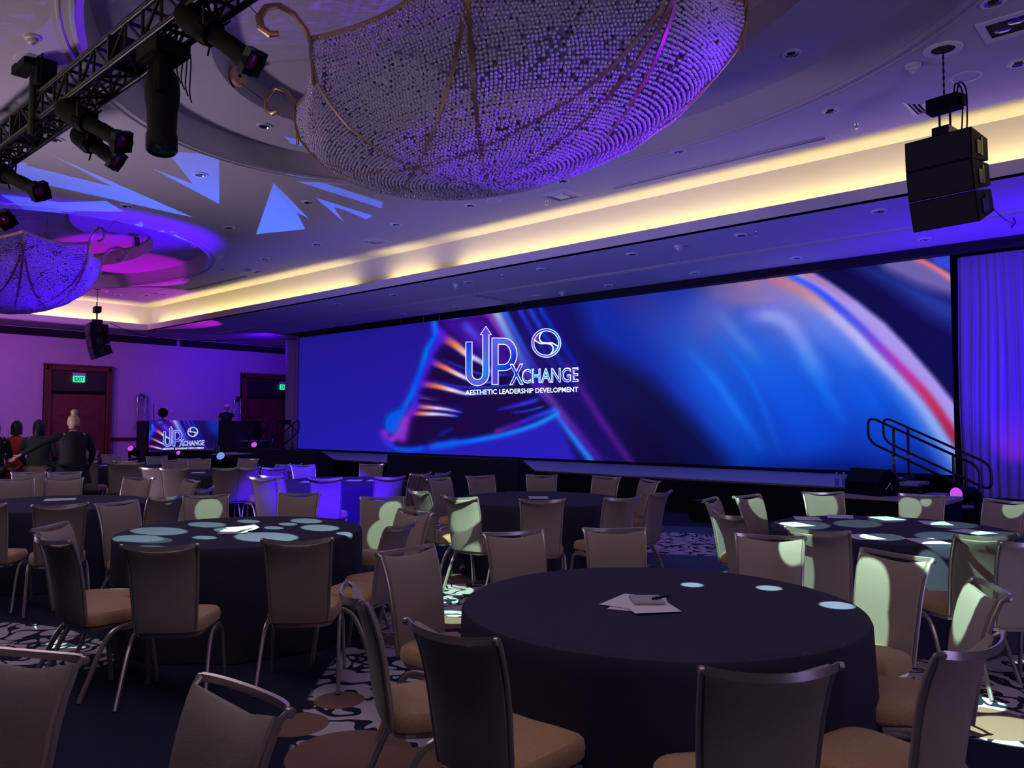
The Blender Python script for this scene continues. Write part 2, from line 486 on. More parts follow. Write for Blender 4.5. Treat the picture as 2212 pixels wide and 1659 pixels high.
# exit signs
def text_mesh(s, size, name, m, ext=0.0, offset=0.0, fit=None):
    c = bpy.data.curves.new(name, 'FONT'); c.body = s; c.size = size; c.align_x = 'LEFT'; c.extrude = ext; c.offset = offset; c.resolution_u = 3
    t = bpy.data.objects.new(name, c); COL.objects.link(t)
    dg = bpy.context.evaluated_depsgraph_get()
    me = bpy.data.meshes.new_from_object(t.evaluated_get(dg)); bpy.data.objects.remove(t); bpy.data.curves.remove(c)
    me.materials.clear(); me.materials.append(m)
    co = np.empty(len(me.vertices)*3); me.vertices.foreach_get('co', co); co = co.reshape(-1, 3)
    if fit:
        mn, mx = co.min(0), co.max(0)
        co[:, 0] = (co[:, 0]-mn[0])/(mx[0]-mn[0])*fit[0]; co[:, 1] = (co[:, 1]-mn[1])/(mx[1]-mn[1])*fit[1]
        me.vertices.foreach_set('co', co.ravel())
    me.name = name
    return me
def put_mesh(me, name, parent=None):
    o = bpy.data.objects.new(name, me); COL.objects.link(o)
    if parent: o.parent = parent
    return o
M_exit = mat('exit_green_light', (0.02, 0.3, 0.15), 0.4, emit=(0.05, 0.85, 0.42), estr=1.1)
M_exitl = mat('exit_letter_dark', (0.0, 0.05, 0.02), 0.4)
for y_, lb in ((wy(168, 815), 'green lit exit sign above the closed double wooden door on the left'), (wy(610, 833), 'green lit exit sign above the darker doorway beside the big screen')):
    z_ = 3.13
    e = empty('exit_sign', (XL+.09, y_, z_), label=lb, cat='exit sign')
    MB().box((.03, 0, .17), (.06, .42, .10)).build('canopy', M_white, e, smooth=False)
    MB().box((.03, 0, 0), (.04, .38, .22)).build('sign_panel', M_exit, e, smooth=False)
    me = text_mesh('EXIT', .2, 'lettering', M_exitl, .002, .004, fit=(.30, .15))
    t = put_mesh(me, 'lettering', e); t.rotation_euler = (math.pi/2, 0, math.pi/2); t.location = (.053, -.15, -.075)
# light switches and thermostat plates
for px, py in ((358, 884), (372, 889)):
    p = atx(px, py, XL)
    tag(MB().box((XL+.015, p.y, p.z), (.03, .14, .12)).box((XL+.033, p.y, p.z), (.008, .05, .05)).build('control_plate', M_white, smooth=False),
        'small white control plate on the purple wall, %s of the pair' % ('left' if px == 358 else 'right'), 'wall plate')
# ------------------------------------------------------------------ wall sconces
M_sglass = mat('sconce_glass', (0.7, 0.6, 0.75), 0.15, trans=0.5)
for px, lb in ((303, 'chrome and glass inverted-U wall sconce beside the wooden double door'), (510, 'chrome and glass inverted-U wall sconce behind the masked black platform')):
    y_ = wy(px, 880)
    e = empty('wall_sconce', (XL, y_, 2.0), label=lb, cat='wall lamp')
    mb = MB(); mb.tube([(.10, -.14, .35)]+[(.10, -.14*math.cos(t), .50+.16*math.sin(t)) for t in np.linspace(0, math.pi, 11)]+[(.10, .14, .35)], .042, 10)
    mb.build('arch_tube', M_chrome, e)
    for s_ in (-1, 1):
        MB().tube([(.10, s_*.14, -.60), (.10, s_*.14, .36)], .032, 10).build('glass_tube', M_sglass, e)
        for z_ in (-.5, .05): MB().tube([(.10, s_*.14, z_-.11), (.10, s_*.14, z_+.11)], .040, 10).build('metal_sleeve', M_chrome, e)
    MB().lathe([(.06, 0), (.06, .10)], (0, 0, .52), 12, (1, 0, 0)).build('wall_mount', M_chrome, e)

# ------------------------------------------------------------------ ceiling fittings
def downlight():
    e = empty('ceiling_downlight')
    MB().lathe([(.075, .10), (.078, -.002), (.112, -.012), (.118, 0.0)], n=20, cap=False).build('trim_ring', M_white, e)
    MB().lathe([(.074, .0), (.060, .09)], n=18, cap=False).build('reflector', M_chrome, e)
    MB().lathe([(.0, .088), (.06, .09)], n=18, cap=False).build('lamp_recess', M_dark, e)
    freeze(e); return e
DL = downlight(); used = False
def place(proto, loc, label, cat, group=None, rz=0.0, s=1.0):
    global used
    c = copy_tree(proto); c.location = loc; c.rotation_euler = (0, 0, rz); c.scale = (s, s, s)
    tag(c, label, cat, group); return c
def remove_tree(o):
    for c in KIDS.get(o.name, []): remove_tree(c)
    bpy.data.objects.remove(o)
# downlights need a hole: they hang 1 mm proud with a shallow dark throat
def shallow():
    e = empty('ceiling_downlight')
    MB().lathe([(.082, .0), (.084, -.022), (.100, -.026), (.118, -.016), (.122, 0.0)], n=24, cap=False).build('trim_ring', M_white, e)
    MB().lathe([(.083, -.020), (.072, -.006), (.040, -.003)], n=20, cap=False).build('reflector', M_chrome, e)
    MB().lathe([(.0, -.0035), (.055, -.004), (.058, -.002)], n=20, cap=False).build('lamp_recess', M_dark, e)
    freeze(e); return e
remove_tree(DL); DL = shallow()
for x, y in ((571, 271), (1709, 115)):
    place(DL, atz(x, y, RZ), 'white recessed downlight in the oval dome ring, %s of the big chandelier' % ('left' if x < 1000 else 'right'), 'downlight')
g1 = 'recessed downlights in the upper ceiling'
ORD = ['first', 'second', 'third', 'fourth', 'fifth', 'sixth', 'seventh', 'eighth', 'ninth', 'tenth', 'eleventh', 'twelfth', 'thirteenth', 'fourteenth']
near = {(1465, 325): 'downlight above the left half of the long slot vent', (1794, 237): 'downlight beyond the right end of the long slot vent', (2145, 3): 'downlight cut off by the top edge, above the square opening',
        (2200, 135): 'downlight at the right edge, past the hanging loudspeaker pole', (1216, 390): 'downlight just below the chandelier beside the square vent', (1016, 443): 'downlight left of the flat round ceiling speaker', (433, 376): 'downlight inside the blue projected triangle'}
UPL = [(862, 397), (856, 484), (684, 527), (571, 558), (478, 580), (393, 603), (665, 436), (495, 491), (273, 444), (422, 530), (120, 300), (316, 637), (255, 636)]
UPL = sorted(UPL)
for x, y in ((1465, 325), (1794, 237), (2145, 3), (2200, 135), (1216, 390), (1016, 443), (856, 484), (684, 527), (571, 558), (478, 580), (393, 603), (665, 436), (495, 491), (433, 376), (273, 444), (422, 530), (862, 397), (120, 300), (316, 637), (255, 636)):
    lb = near.get((x, y))
    place(DL, atz(x, y, HU), 'white ringed '+lb if lb else 'small downlight in the upper ceiling left of the chandelier, %s from the left' % ORD[UPL.index((x, y))], 'downlight', g1)
for x, y in ((1900, 455), (1600, 507), (1365, 548), (1170, 581), (1012, 609), (850, 636), (728, 656), (1997, 516), (1720, 556), (1500, 589), (1315, 616), (1160, 638), (985, 662), (870, 677), (712, 702)):
    p = atz(x, y, HL)
    fr = p.y < 14
    NF = globals().setdefault('NF', {True: 0, False: 0}); NF[fr] += 1
    place(DL, p, 'small downlight in the blue low ceiling, %s row, %s from the right' % ('front' if fr else 'back', ORD[NF[fr]-1]), 'downlight', 'downlights in the low ceiling, %s row' % ('front' if fr else 'back'))
remove_tree(DL)
def ring_speaker(x, y, lb, r=.15):
    e = empty('ceiling_speaker', atz(x, y, HU), label=lb, cat='ceiling speaker')
    MB().lathe([(r*.82, -.004), (r*.86, -.018), (r, -.012), (r, 0)], n=28, cap=False).build('bezel', M_white, e)
    MB().lathe([(0, -.006), (r*.83, -.006), (r*.84, 0)], n=28, cap=False).build('grille', M_ceil, e)
ring_speaker(2087, 165, 'flat round flush ceiling speaker near the right loudspeaker pole', .17)
ring_speaker(1068, 431, 'flat round flush ceiling speaker left of the square air vent')
ring_speaker(545, 566, 'flat round flush ceiling speaker near the small far vent')
def vent(x, y, lb, s=.6):
    e = empty('air_diffuser', atz(x, y, HU), label=lb, cat='air vent')
    def frame(a, b, z0, z1):
        mb = MB(); R = lambda h, z: [(-h, -h, z), (h, -h, z), (h, h, z), (-h, h, z)]
        return mb.loft([R(a, z0), R(b, z1), R(b-.004, z1+.004), R(a-.006, z0+.004)], cap=False)
    frame(s/2, s/2-.05, 0, -.022).build('outer_frame', M_white, e, smooth=False)
    for k in range(2): frame(s/2-.065-.05*k, s/2-.095-.05*k, -.004, -.03).build('louvre', M_white, e, smooth=False)
    MB().box((0, 0, -.001), (s-.1, s-.1, .002)).build('backing', M_dark, e, smooth=False)
    MB().box((0, 0, -.022), (s-.36, s-.36, .012)).build('centre_plate', M_white, e, smooth=False)
vent(2015, 222, 'large square ceiling vent behind the right loudspeaker hoist')
vent(1213, 422, 'square ceiling vent below the big chandelier', .6)
vent(810, 520, 'square ceiling vent right of the projected triangles', .5)
vent(547, 584, 'small far square vent beside the left slot vent', .5)
vent(345, 633, 'square vent in the magenta patch of ceiling', .5)
# square open housing with a lens inside, far right
e = empty('ceiling_light_box', atz(2180, 55, HU), label='square ceiling housing with dark inside and blue lens at top right', cat='ceiling light')
mb = MB(); R = lambda h, z: [(-h, -h, z), (h, -h, z), (h, h, z), (-h, h, z)]
mb.loft([R(.26, 0), R(.26, -.02), R(.19, -.02), R(.19, -.004)], cap=False).build('frame', M_white, e, smooth=False)
MB().box((0, 0, -.003), (.38, .38, .004)).build('housing', M_dark, e, smooth=False)
M_blens = mat('blue_glass_lens', (0.05, 0.03, 0.5), 0.15, coat=0.5)
for s_ in (-1, 1): MB().lathe([(0, -.012), (.06, -.010), (.075, -.004)], (s_*.07, s_*-.06, 0), 20, cap=False).build('lens', M_blens, e)
def slotv(a, b, lb):
    p, q = atz(*a, HU), atz(*b, HU); y = (p.y+q.y)/2; L_ = q.x-p.x
    e = empty('slot_diffuser', ((p.x+q.x)/2, y, HU), label=lb, cat='air vent')
    MB().box((0, -.035, -.008), (L_, .02, .016)).box((0, .035, -.008), (L_, .02, .016)).build('edge_rails', M_ceil, e, smooth=False)
    MB().box((0, 0, -.002), (L_, .05, .004)).build('slot', M_dark, e, smooth=False)
slotv((1325, 407), (1780, 297), 'long dark linear slot vent across the upper ceiling')
slotv((402, 626), (534, 597), 'short far linear slot vent near the cove corner')
def sprink(x, y, z, lb):
    e = empty('sprinkler', atz(x, y, z), label=lb, cat='sprinkler')
    MB().lathe([(.035, 0), (.03, -.012), (.012, -.014), (.012, -.05)], n=12, cap=False).build('body', M_chrome, e)
    MB().lathe([(.0, -.07), (.025, -.07), (.025, -.074), (0, -.074)], n=12, cap=False).tube([(-.012, 0, -.04), (-.014, 0, -.07)], .003, 5).tube([(.012, 0, -.04), (.014, 0, -.07)], .003, 5).build('deflector', M_chrome, e)
sprink(1850, 267, HU, 'small sprinkler head beyond the long slot vent'); sprink(1181, 434, HU, 'small sprinkler head at the corner of the square vent')
sprink(518, 592, HU, 'small sprinkler head left of the far small vent')
sprink(1634, 500, HL, 'small sprinkler in the blue low ceiling right of the stage screen logo'); sprink(1086, 594, HL, 'small sprinkler in the blue low ceiling above the logo')
def smoke(x, y, z, lb):
    e = empty('smoke_detector', atz(x, y, z), label=lb, cat='smoke detector')
    MB().lathe([(.085, 0), (.08, -.03), (.05, -.04)], n=20, cap=False).build('base', M_white, e)
    MB().lathe([(.05, -.04), (.045, -.07), (.02, -.08), (.015, -.10), (0, -.10)], n=16, cap=False).build('sensor', M_white, e)
smoke(1972, 140, HU, 'white smoke detector left of the right loudspeaker pole'); smoke(70, 80, HU, 'white smoke detector at top left above the truss'); smoke(474, 553, HU, 'white smoke detector right of the left dome')
smoke(1465, 531, HL, 'white smoke detector in the blue low ceiling, right one'); smoke(1215, 631, HL, 'white smoke detector in the blue low ceiling near the screen top'); smoke(985, 614, HL, 'dark smoke detector in the low ceiling, left one')
smoke(228, 627, HU, 'white smoke detector in the magenta ceiling by the far speaker pole')

# ------------------------------------------------------------------ chandeliers
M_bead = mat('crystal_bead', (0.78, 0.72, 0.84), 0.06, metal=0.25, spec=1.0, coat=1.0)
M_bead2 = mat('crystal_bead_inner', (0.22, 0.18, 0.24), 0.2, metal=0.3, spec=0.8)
def bead_gn(name, m, r):
    g = bpy.data.node_groups.new(name, 'GeometryNodeTree')
    g.interface.new_socket('Geometry', in_out='INPUT', socket_type='NodeSocketGeometry')
    g.interface.new_socket('Geometry', in_out='OUTPUT', socket_type='NodeSocketGeometry')
    i = g.nodes.new('NodeGroupInput'); o = g.nodes.new('NodeGroupOutput')
    ico = g.nodes.new('GeometryNodeMeshIcoSphere'); ico.inputs['Radius'].default_value = r; ico.inputs['Subdivisions'].default_value = 2
    sm = g.nodes.new('GeometryNodeSetMaterial'); sm.inputs['Material'].default_value = m
    ss = g.nodes.new('GeometryNodeSetShadeSmooth')
    ip = g.nodes.new('GeometryNodeInstanceOnPoints')
    L = g.links
    L.new(ico.outputs['Mesh'], ss.inputs[0]); L.new(ss.outputs[0], sm.inputs[0]); L.new(i.outputs[0], ip.inputs['Points']); L.new(sm.outputs[0], ip.inputs['Instance']); L.new(ip.outputs[0], o.inputs[0])
    return g
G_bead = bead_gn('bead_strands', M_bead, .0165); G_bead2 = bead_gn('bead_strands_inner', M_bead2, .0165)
CA, CB, CPH, CZ = 2.99, 1.728, 0.435, 5.67
PROF = [(1.0, 5.67), (1.0, 5.45), (.965, 5.22), (.90, 5.0), (.80, 4.78), (.66, 4.58), (.50, 4.44), (.32, 4.33), (.14, 4.29), (0.0, 4.27)]
_pl = [0.0]
for i in range(1, len(PROF)):
    _pl.append(_pl[-1]+math.hypot((PROF[i][0]-PROF[i-1][0])*2.3, PROF[i][1]-PROF[i-1][1]))
def prof(s):
    s *= _pl[-1]
    f = np.interp(s, _pl, [p[0] for p in PROF]); z = np.interp(s, _pl, [p[1] for p in PROF]); return f, z
def bowl(t, s, k=1.0):
    """polygonal-ish bowl: rim is straight between the eight corners, bulging lower down"""
    f, z = prof(s)
    f = f*k
    a = (t-CPH) % (math.pi/4) - math.pi/8
    poly = math.cos(math.pi/8)/math.cos(a)          # octagon vs circle
    w = max(0.0, 1-s*3.0)
    q = 1 - (1-poly)*w*1.5
    sag = (1-(abs(a)/(math.pi/8))**2)
    z2 = z - sag*.10*max(0, 1-s*4) + (-.025*math.sin((t*8)+s*30)*s*(1-s))
    return Vector((f*q*CA*math.cos(t), f*q*CB*math.sin(t), z2-CZ))
def beads(k, pitch, seed, drop):
    R = random.Random(seed); V = []
    ns = int(_pl[-1]/pitch)
    for i in range(ns+1):
        s = i/ns; f, z = prof(s)
        per = math.pi*2*math.sqrt((CA*CA+CB*CB)/2)*f
        n = max(1, int(per/(pitch*.92)))
        ph = R.random()*.3
        for j in range(n):
            t = 2*math.pi*(j+ph)/n
            # worn patches where strands hang loose, in clumps
            c = math.sin(t*5.3+seed)*math.sin(s*23+t*3.1)+.6*math.sin(t*17+s*9)
            if R.random() < drop+(.30 if c > .85 and .08 < s < .6 else 0): continue
            p = bowl(t, min(1, s), k)
            V.append((p.x+R.uniform(-.004, .004), p.y+R.uniform(-.004, .004), p.z+R.uniform(-.006, .006)))
    return V
bead_me = []
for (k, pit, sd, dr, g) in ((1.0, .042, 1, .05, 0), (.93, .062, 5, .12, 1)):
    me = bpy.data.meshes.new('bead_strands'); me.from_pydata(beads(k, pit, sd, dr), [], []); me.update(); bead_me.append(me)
def strip(mb, pts, w, t=.008):
    """flat metal band following pts on the bowl"""
    n = len(pts); V = []
    for i, p in enumerate(pts):
        d = (pts[min(i+1, n-1)]-pts[max(i-1, 0)]).normalized()
        nn = Vector((p.x/CA, p.y/CB, (p.z-.2)*.5)); nn = (nn-d*nn.dot(d)).normalized(); b = d.cross(nn).normalized()
        for a_, c_ in ((-w, -t), (w, -t), (w, t), (-w, t)): V.append(p+b*a_+nn*c_)
    F = []
    for i in range(n-1):
        for k in range(4): F.append((i*4+k, i*4+(k+1) % 4, i*4+4+(k+1) % 4, i*4+4+k))
    mb.add(V, F)
def chandelier(c, lb):
    e = empty('chandelier', (c[0], c[1], CZ), label=lb, cat='chandelier')
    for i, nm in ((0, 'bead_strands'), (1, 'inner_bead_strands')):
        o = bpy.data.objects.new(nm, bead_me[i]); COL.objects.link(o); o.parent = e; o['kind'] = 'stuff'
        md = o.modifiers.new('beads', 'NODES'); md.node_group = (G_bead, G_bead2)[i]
    mb = MB(); strip(mb, [bowl(t, .0, 1.004) for t in np.linspace(CPH, CPH+2*math.pi, 97)], .028); mb.build('rim_band', M_gilt, e)
    for k in range(8):
        t0 = CPH+k*math.pi/4
        mb = MB(); strip(mb, [bowl(t0, s, 1.012) for s in np.linspace(0, .97, 20)], .022); mb.build('rib', M_gilt, e)
    # crossing hoops
    for k in range(8):
        a0, a1 = CPH+k*math.pi/4, CPH+(k+3)*math.pi/4
        P = []
        for u in np.linspace(0, 1, 24):
            x = math.cos(a0)*(1-u)+math.cos(a1)*u; y = math.sin(a0)*(1-u)+math.sin(a1)*u
            r = min(1, math.hypot(x, y)); t = math.atan2(y, x)
            ss = np.interp(-r, [-p[0]+1e-4*i for i, p in enumerate(PROF)], [_pl[i]/_pl[-1] for i in range(len(PROF))])
            if r > .995: ss = 0
            P.append(bowl(t, float(ss), 1.014))
        mb = MB(); strip(mb, P, .018)
        if k in (0, 3, 4, 7, 1): mb.build('hoop', M_gilt, e)
    for k in (0, 1, 4, 5):
        t0 = CPH+k*math.pi/4; b = bowl(t0, 0); u = Vector((b.x, b.y, 0)).normalized()
        P = [(-.02, -.5), (0, -.1), (.06, .08), (.19, .24), (.34, .31), (.47, .27), (.54, .16), (.52, .05), (.43, -.01), (.34, .01)]
        mb = MB(); mb.tube([b+u*r+Vector((0, 0, z)) for r, z in P], [.014, .018, .022, .024, .026, .028, .028, .027, .024, .018], 8, flat=1.6); mb.build('scroll_arm', M_gilt, e)
        t1 = t0; q = Vector((IA*.985*math.cos(t1), IB*.985*math.sin(t1), 6.22-CZ))
        q += Vector((DOMES[1][0]+6.0-(.0), .0, 0))
        a_ = b+u*.54+Vector((0, 0, .16))
        MB().tube([a_, q], .005, 5).build('stay_cable', M_blackm, e)
        MB().lathe([(0, .05), (.13, .05), (.135, .04), (.135, 0)], q-u*.06, 24, -u).build('anchor_disc', M_disc, e)
        MB().lathe([(0, .075), (.02, .07), (.02, .05)], q-u*.06, 12, -u).build('anchor_bolt', M_blackm, e)
        MB().lathe([(.12, 0), (.12, .12)], q+u*.03, 20, -u).build('anchor_barrel', M_dwood, e)
    for k in (2, 6, 0):
        b = bowl(CPH+k*math.pi/4, 0)*.45
        MB().tube([(b.x, b.y, .0), (b.x, b.y, IZ-CZ-.005)], .014, 8).lathe([(.03, 0), (.045, .03), (.03, .06)], (b.x, b.y, .35), 12).build('drop_rod', M_gilt, e)
        MB().tube([(b.x, b.y, 0.02), bowl(CPH+k*math.pi/4, 0)], .012, 6).build('spreader_bar', M_gilt, e)
    return e
chandelier((-6.0, 6.25), 'huge crystal bead basket chandelier with gilt bands over the middle tables')
chandelier((-21.63, 5.94), 'smaller-looking far crystal bead chandelier lit purple at the left edge')

# ------------------------------------------------------------------ lighting truss and fixtures
TY0, TZ0, TS = 2.93, 5.07, .305
e = empty('lighting_truss', (-6, TY0+TS/2, TZ0), label='black box lighting truss crossing the upper left corner', cat='truss')
TX0, TX1 = -14.0, 1.2
loc = lambda x, y, z: (x+6, y-(TY0+TS/2), z-TZ0)
for yy in (TY0, TY0+TS):
    for zz in (TZ0, TZ0+TS):
        MB().tube([loc(TX0, yy, zz), loc(TX1, yy, zz)], .031, 10).build('chord', M_blackm, e)
x = TX0; k = 0; br = {}
while x < TX1-.1:
    for yy in (TY0, TY0+TS):
        br.setdefault('v', []).append(((x, yy, TZ0), (x, yy, TZ0+TS)))
        br['v'].append(((x, yy, TZ0), (x+.38, yy, TZ0+TS)) if k % 2 == 0 else ((x, yy, TZ0+TS), (x+.38, yy, TZ0)))
    for zz in (TZ0, TZ0+TS):
        br.setdefault('v', []).append(((x, TY0, zz), (x, TY0+TS, zz)))
        if zz == TZ0: br['v'].append(((x, TY0, zz), (x+.38, TY0+TS, zz)) if k % 2 else ((x, TY0+TS, zz), (x+.38, TY0, zz)))
    x += .38; k += 1
for a_, b_ in br['v'][:290]:
    MB().tube([loc(*a_), loc(*b_)], .0165, 6).build('brace', M_blackm, e)
for xx in (-7.9, -4.9, -10.9):
    MB().box(loc(xx, TY0+TS/2, TZ0+TS/2), (.03, TS+.05, TS+.05)).build('joint_plate', M_blackm, e, smooth=False)
def catm(P, n=6):
    P = [Vector(p) for p in P]; out = []
    for i in range(len(P)-1):
        a, b, c, d = P[max(i-1, 0)], P[i], P[i+1], P[min(i+2, len(P)-1)]
        for k in range(n):
            t = k/n; out.append(.5*((2*b)+(c-a)*t+(2*a-5*b+4*c-d)*t*t+(3*b-a-3*c+d)*t**3))
    out.append(P[-1]); return out
# cable loom along the truss
R = random.Random(3)
for k in range(3):
    P = [(xx, TY0+.05+.07*k+R.uniform(-.03, .03), TZ0+.03+R.uniform(-.04, .02)) for xx in np.arange(TX0+.2, TX1, .7)]
    tag(MB().tube(catm(P, 3), .009, 5).build('cable', M_black), ('thin black power cable looped along the truss, %s strand' % ('front', 'middle', 'rear')[k]), 'cable')
P = [atd(565, 10, 7.0)]; 
# moving head
M_lensd = mat('dark_teal_lens', (0.01, 0.05, 0.05), 0.05, coat=1.0)
def moving_head(loc, lens_dir, lb, lens_mat=None, hang=True, s=1.0, tilt_len=.62):
    """built hanging: base on top, yoke, tapered head"""
    e = empty('moving_head_light', loc, label=lb, cat='stage light')
    e.scale = (s, s, s)
    f = 1 if hang else -1
    mb = MB(); mb.box((0, 0, -.06*f), (.40, .30, .12)).box((0, 0, -.13*f), (.30, .24, .04)); mb.build('base', M_black, e, smooth=False)
    d = Vector(lens_dir).normalized()
    side = Vector((0, 0, 1)).cross(d); side = side.normalized() if side.length > .35 else Vector((.86, -.50, 0))
    pz = -.40*f
    for s_ in (-1, 1):
        q = side*(s_*.175)
        mb = MB(); mb.tube([(q.x*.9, q.y*.9, -.14*f), (q.x*1.05, q.y*1.05, -.22*f), (q.x, q.y, pz), (q.x, q.y, pz-.07*f)], [.05, .06, .065, .04], 6); mb.build('yoke_arm', M_black, e, smooth=False)
    c = Vector((0, 0, pz))
    L_ = tilt_len
    mb = MB(); mb.lathe([(0, -.20), (.10, -.19), (.135, -.12), (.145, 0), (.14, .12), (.125, .18), (.118, L_*.55), (.128, L_*.6), (.128, L_*.78), (.118, L_*.80), (.112, L_*.78)], c, 20, d, cap=False)
    mb.build('head', M_black, e)
    MB().lathe([(0, L_*.79), (.07, L_*.785), (.115, L_*.775)], c, 20, d, cap=False).build('lens', lens_mat or M_lensd, e)
    if hang:
        for s_ in (-.12, .12): MB().tube([(s_, 0, 0), (s_, 0, .07), (s_+.01, .03, .10)], .018, 6).build('clamp', M_blackm, e)
    return e
YM = TY0+TS/2
pm = aty(352, 150, YM)
moving_head((pm.x, YM, TZ0-.03), (.16, -.06, -1), 'large black moving-head spotlight hanging straight down from the truss', tilt_len=.72, s=1.04)
for k in range(4):
    p0 = Vector((pm.x+.22, YM+.02*k, TZ0-.12))
    tag(MB().tube(catm([p0, p0+Vector((.10+.03*k, 0, -.10)), p0+Vector((.06, .02*k, -.22-.05*k)), p0+Vector((.10+.03*k, .02, -.34-.06*k))], 5), .006, 5).build('safety_cable', M_black), 'thin black cable dangling beside the moving-head light, %s strand' % ('first', 'second', 'third', 'longest')[k], 'cable')
def profile_light(a, b, lb, red=False):
    """ellipsoidal spotlight from its back end a to its lens b"""
    a, b = Vector(a), Vector(b); L_ = (b-a).length; d = (b-a).normalized()
    e = empty('profile_spotlight', a, label=lb, cat='stage light')
    R3 = .130
    MB().lathe([(0, 0), (R3*.75, .005), (R3*.95, .05), (R3, .14), (R3*.98, .30*L_), (R3*1.05, .34*L_), (R3*.9, .42*L_)], (0, 0, 0), 16, d, cap=False).build('lamp_housing', M_black, e)
    MB().lathe([(R3*.62, .38*L_), (R3*.66, .44*L_), (R3*.60, .60*L_), (R3*.66, .62*L_), (R3*.62, .80*L_), (R3*.82, .86*L_), (R3*.88, .97*L_), (R3*.8, .97*L_), (R3*.55, .93*L_)], (0, 0, 0), 16, d, cap=False).build('lens_tube', M_black, e)
    MB().lathe([(0, .93*L_), (R3*.4, .925*L_), (R3*.56, .92*L_)], (0, 0, 0), 16, d, cap=False).build('lens', mat('red_blue_lens', (.25, .02, .12), .1, coat=1), e)
    sd = d.cross(Vector((0, 0, 1))).normalized(); m_ = d*(.40*L_); top = m_+Vector((0, 0, .26))
    MB().tube([m_+sd*.12, m_+sd*.13+Vector((0, 0, .16)), top+sd*.03, top-sd*.03, m_-sd*.13+Vector((0, 0, .16)), m_-sd*.12], .012, 6).build('yoke', M_blackm, e)
    MB().tube([top, top+Vector((0, 0, .12))], .02, 6).build('clamp', M_blackm, e)
    for k in range(3):
        q = k*2.1
        o_ = (sd*math.cos(q)+d.cross(sd)*math.sin(q))
        MB().tube([m_+o_*R3*.9, m_+o_*R3*1.55], .009, 5).build('knob', M_black, e)
    MB().lathe([(R3*.88, .90*L_), (R3*1.15, .90*L_), (R3*1.15, .97*L_), (R3*.88, .97*L_)], (0, 0, 0), 4, d, cap=False).build('gel_frame', M_blackm, e, smooth=False)
def onY(px, py, Y): return aty(px, py, Y)
profile_light(onY(395, 25, 2.95), onY(556, 142, 3.30), 'black profile spotlight at top, left of the big chandelier')
profile_light(onY(135, 232, 2.95), onY(272, 312, 3.30), 'upper of two crossed black profile spotlights left of the moving head')
profile_light(onY(165, 285, 3.10), onY(258, 352, 3.42), 'lower of two crossed black profile spotlights left of the moving head')
profile_light(onY(-40, 352, 2.95), onY(95, 418, 3.30), 'black profile spotlight at the left edge over the blue triangles')
profile_light(onY(-85, 440, 3.0), onY(18, 478, 3.1), 'lowest black profile spotlight cut off by the left edge')

# offscreen moving head on the same truss: throws the pale circle pattern over the tables
GL = Vector((-1.6, 3.05, 4.15))
moving_head((GL.x+.02, YM, TZ0-.03), (-.02, .0, -1), 'black moving-head light on the right end of the truss, above the frame', tilt_len=.72)

# hanging line-array loudspeakers
def line_array(base, rz, lb, s=1.0, drop=1.2, motor=True, cable=True):
    e = empty('hanging_loudspeaker', base, rz, label=lb, cat='loudspeaker')
    # base = top centre of cabinets; +y faces audience
    ang = 0.0; Hc = .30*s; Wc = .62*s; Dc = .40*s
    p = Vector((0, Dc/2, 0))
    for k in range(3):
        a1 = math.radians(2+8*k)
        R_ = Matrix.Rotation(-a1, 3, 'X')
        prof_ = [(-Dc/2, -.36*Hc), (Dc/2, -.5*Hc), (Dc/2, .5*Hc), (-Dc/2, .36*Hc)]
        c = p+R_ @ Vector((0, -Dc/2, -Hc/2))
        rings = [[c+R_ @ Vector((x_, y_, z_)) for y_, z_ in prof_] for x_ in (-Wc/2, Wc/2)]
        cb = MB().loft(rings).build('cabinet', M_black, e, smooth=False)
        MB().box(c+R_ @ Vector((0, Dc/2+.006, 0)), (Wc*.96, .012, Hc*.93), rx=-a1).build('grille', mat('black_grille', (.01, .01, .012), .8, var=.5, scale=300), cb, smooth=False)
        for s_ in (-1, 1):
            MB().box(c+R_ @ Vector((s_*(Wc/2+.006), -.03, 0)), (.012, .05, Hc*.6), rx=-a1).box(c+R_ @ Vector((s_*(Wc/2+.006), .05, -.02)), (.010, .10, Hc*.45), rx=-a1).build('rigging_plate', M_blackm, cb, smooth=False)
        p = p+R_ @ Vector((0, 0, -Hc-.004))
    MB().box((0, 0, .06*s), (.16*s, .24*s, .10*s)).box((0, 0, .02*s), (.5*s, .08, .03)).build('rigging_frame', M_blackm, e, smooth=False)
    MB().tube([(-.05*s, 0, .1*s), (-.05*s, 0, .28*s)], .012, 6).tube([(.05*s, 0, .1*s), (.05*s, 0, .28*s)], .012, 6).build('link', M_blackm, e)
    MB().box((0, 0, .36*s), (.30*s, .15*s, .14*s)).box((-.16*s, 0, .36*s), (.06*s, .12*s, .10*s)).build('chain_motor', M_black, e, smooth=False)
    mb = MB(); z = .43*s; k = 0
    while z < drop:
        mb.tube([(0, 0, z), (0, 0, z+.045)], .012 if k % 2 else .007, 5); z += .04; k += 1
    mb.build('chain', M_blackm, e)
    for k in range(2):
        MB().tube(catm([(-.12*s+.03*k, .03, .36*s), (-.16*s+.04*k, .05, .52*s), (-.22*s+.04*k, .05, .42*s), (-.22*s+.05*k, .05, .1*s), (-.20*s+.05*k, .04, .0)], 6), .008, 6).build('cable', M_black, e)
    q = MB().lathe([(.12, drop), (.125, drop-.015), (.19, drop-.02), (.20, drop)], n=28, cap=False).build('ceiling_collar', M_white, e)
    MB().lathe([(0, drop-.003), (.121, drop-.004)], n=24, cap=False).build('collar_opening', M_dark, e)
    return e
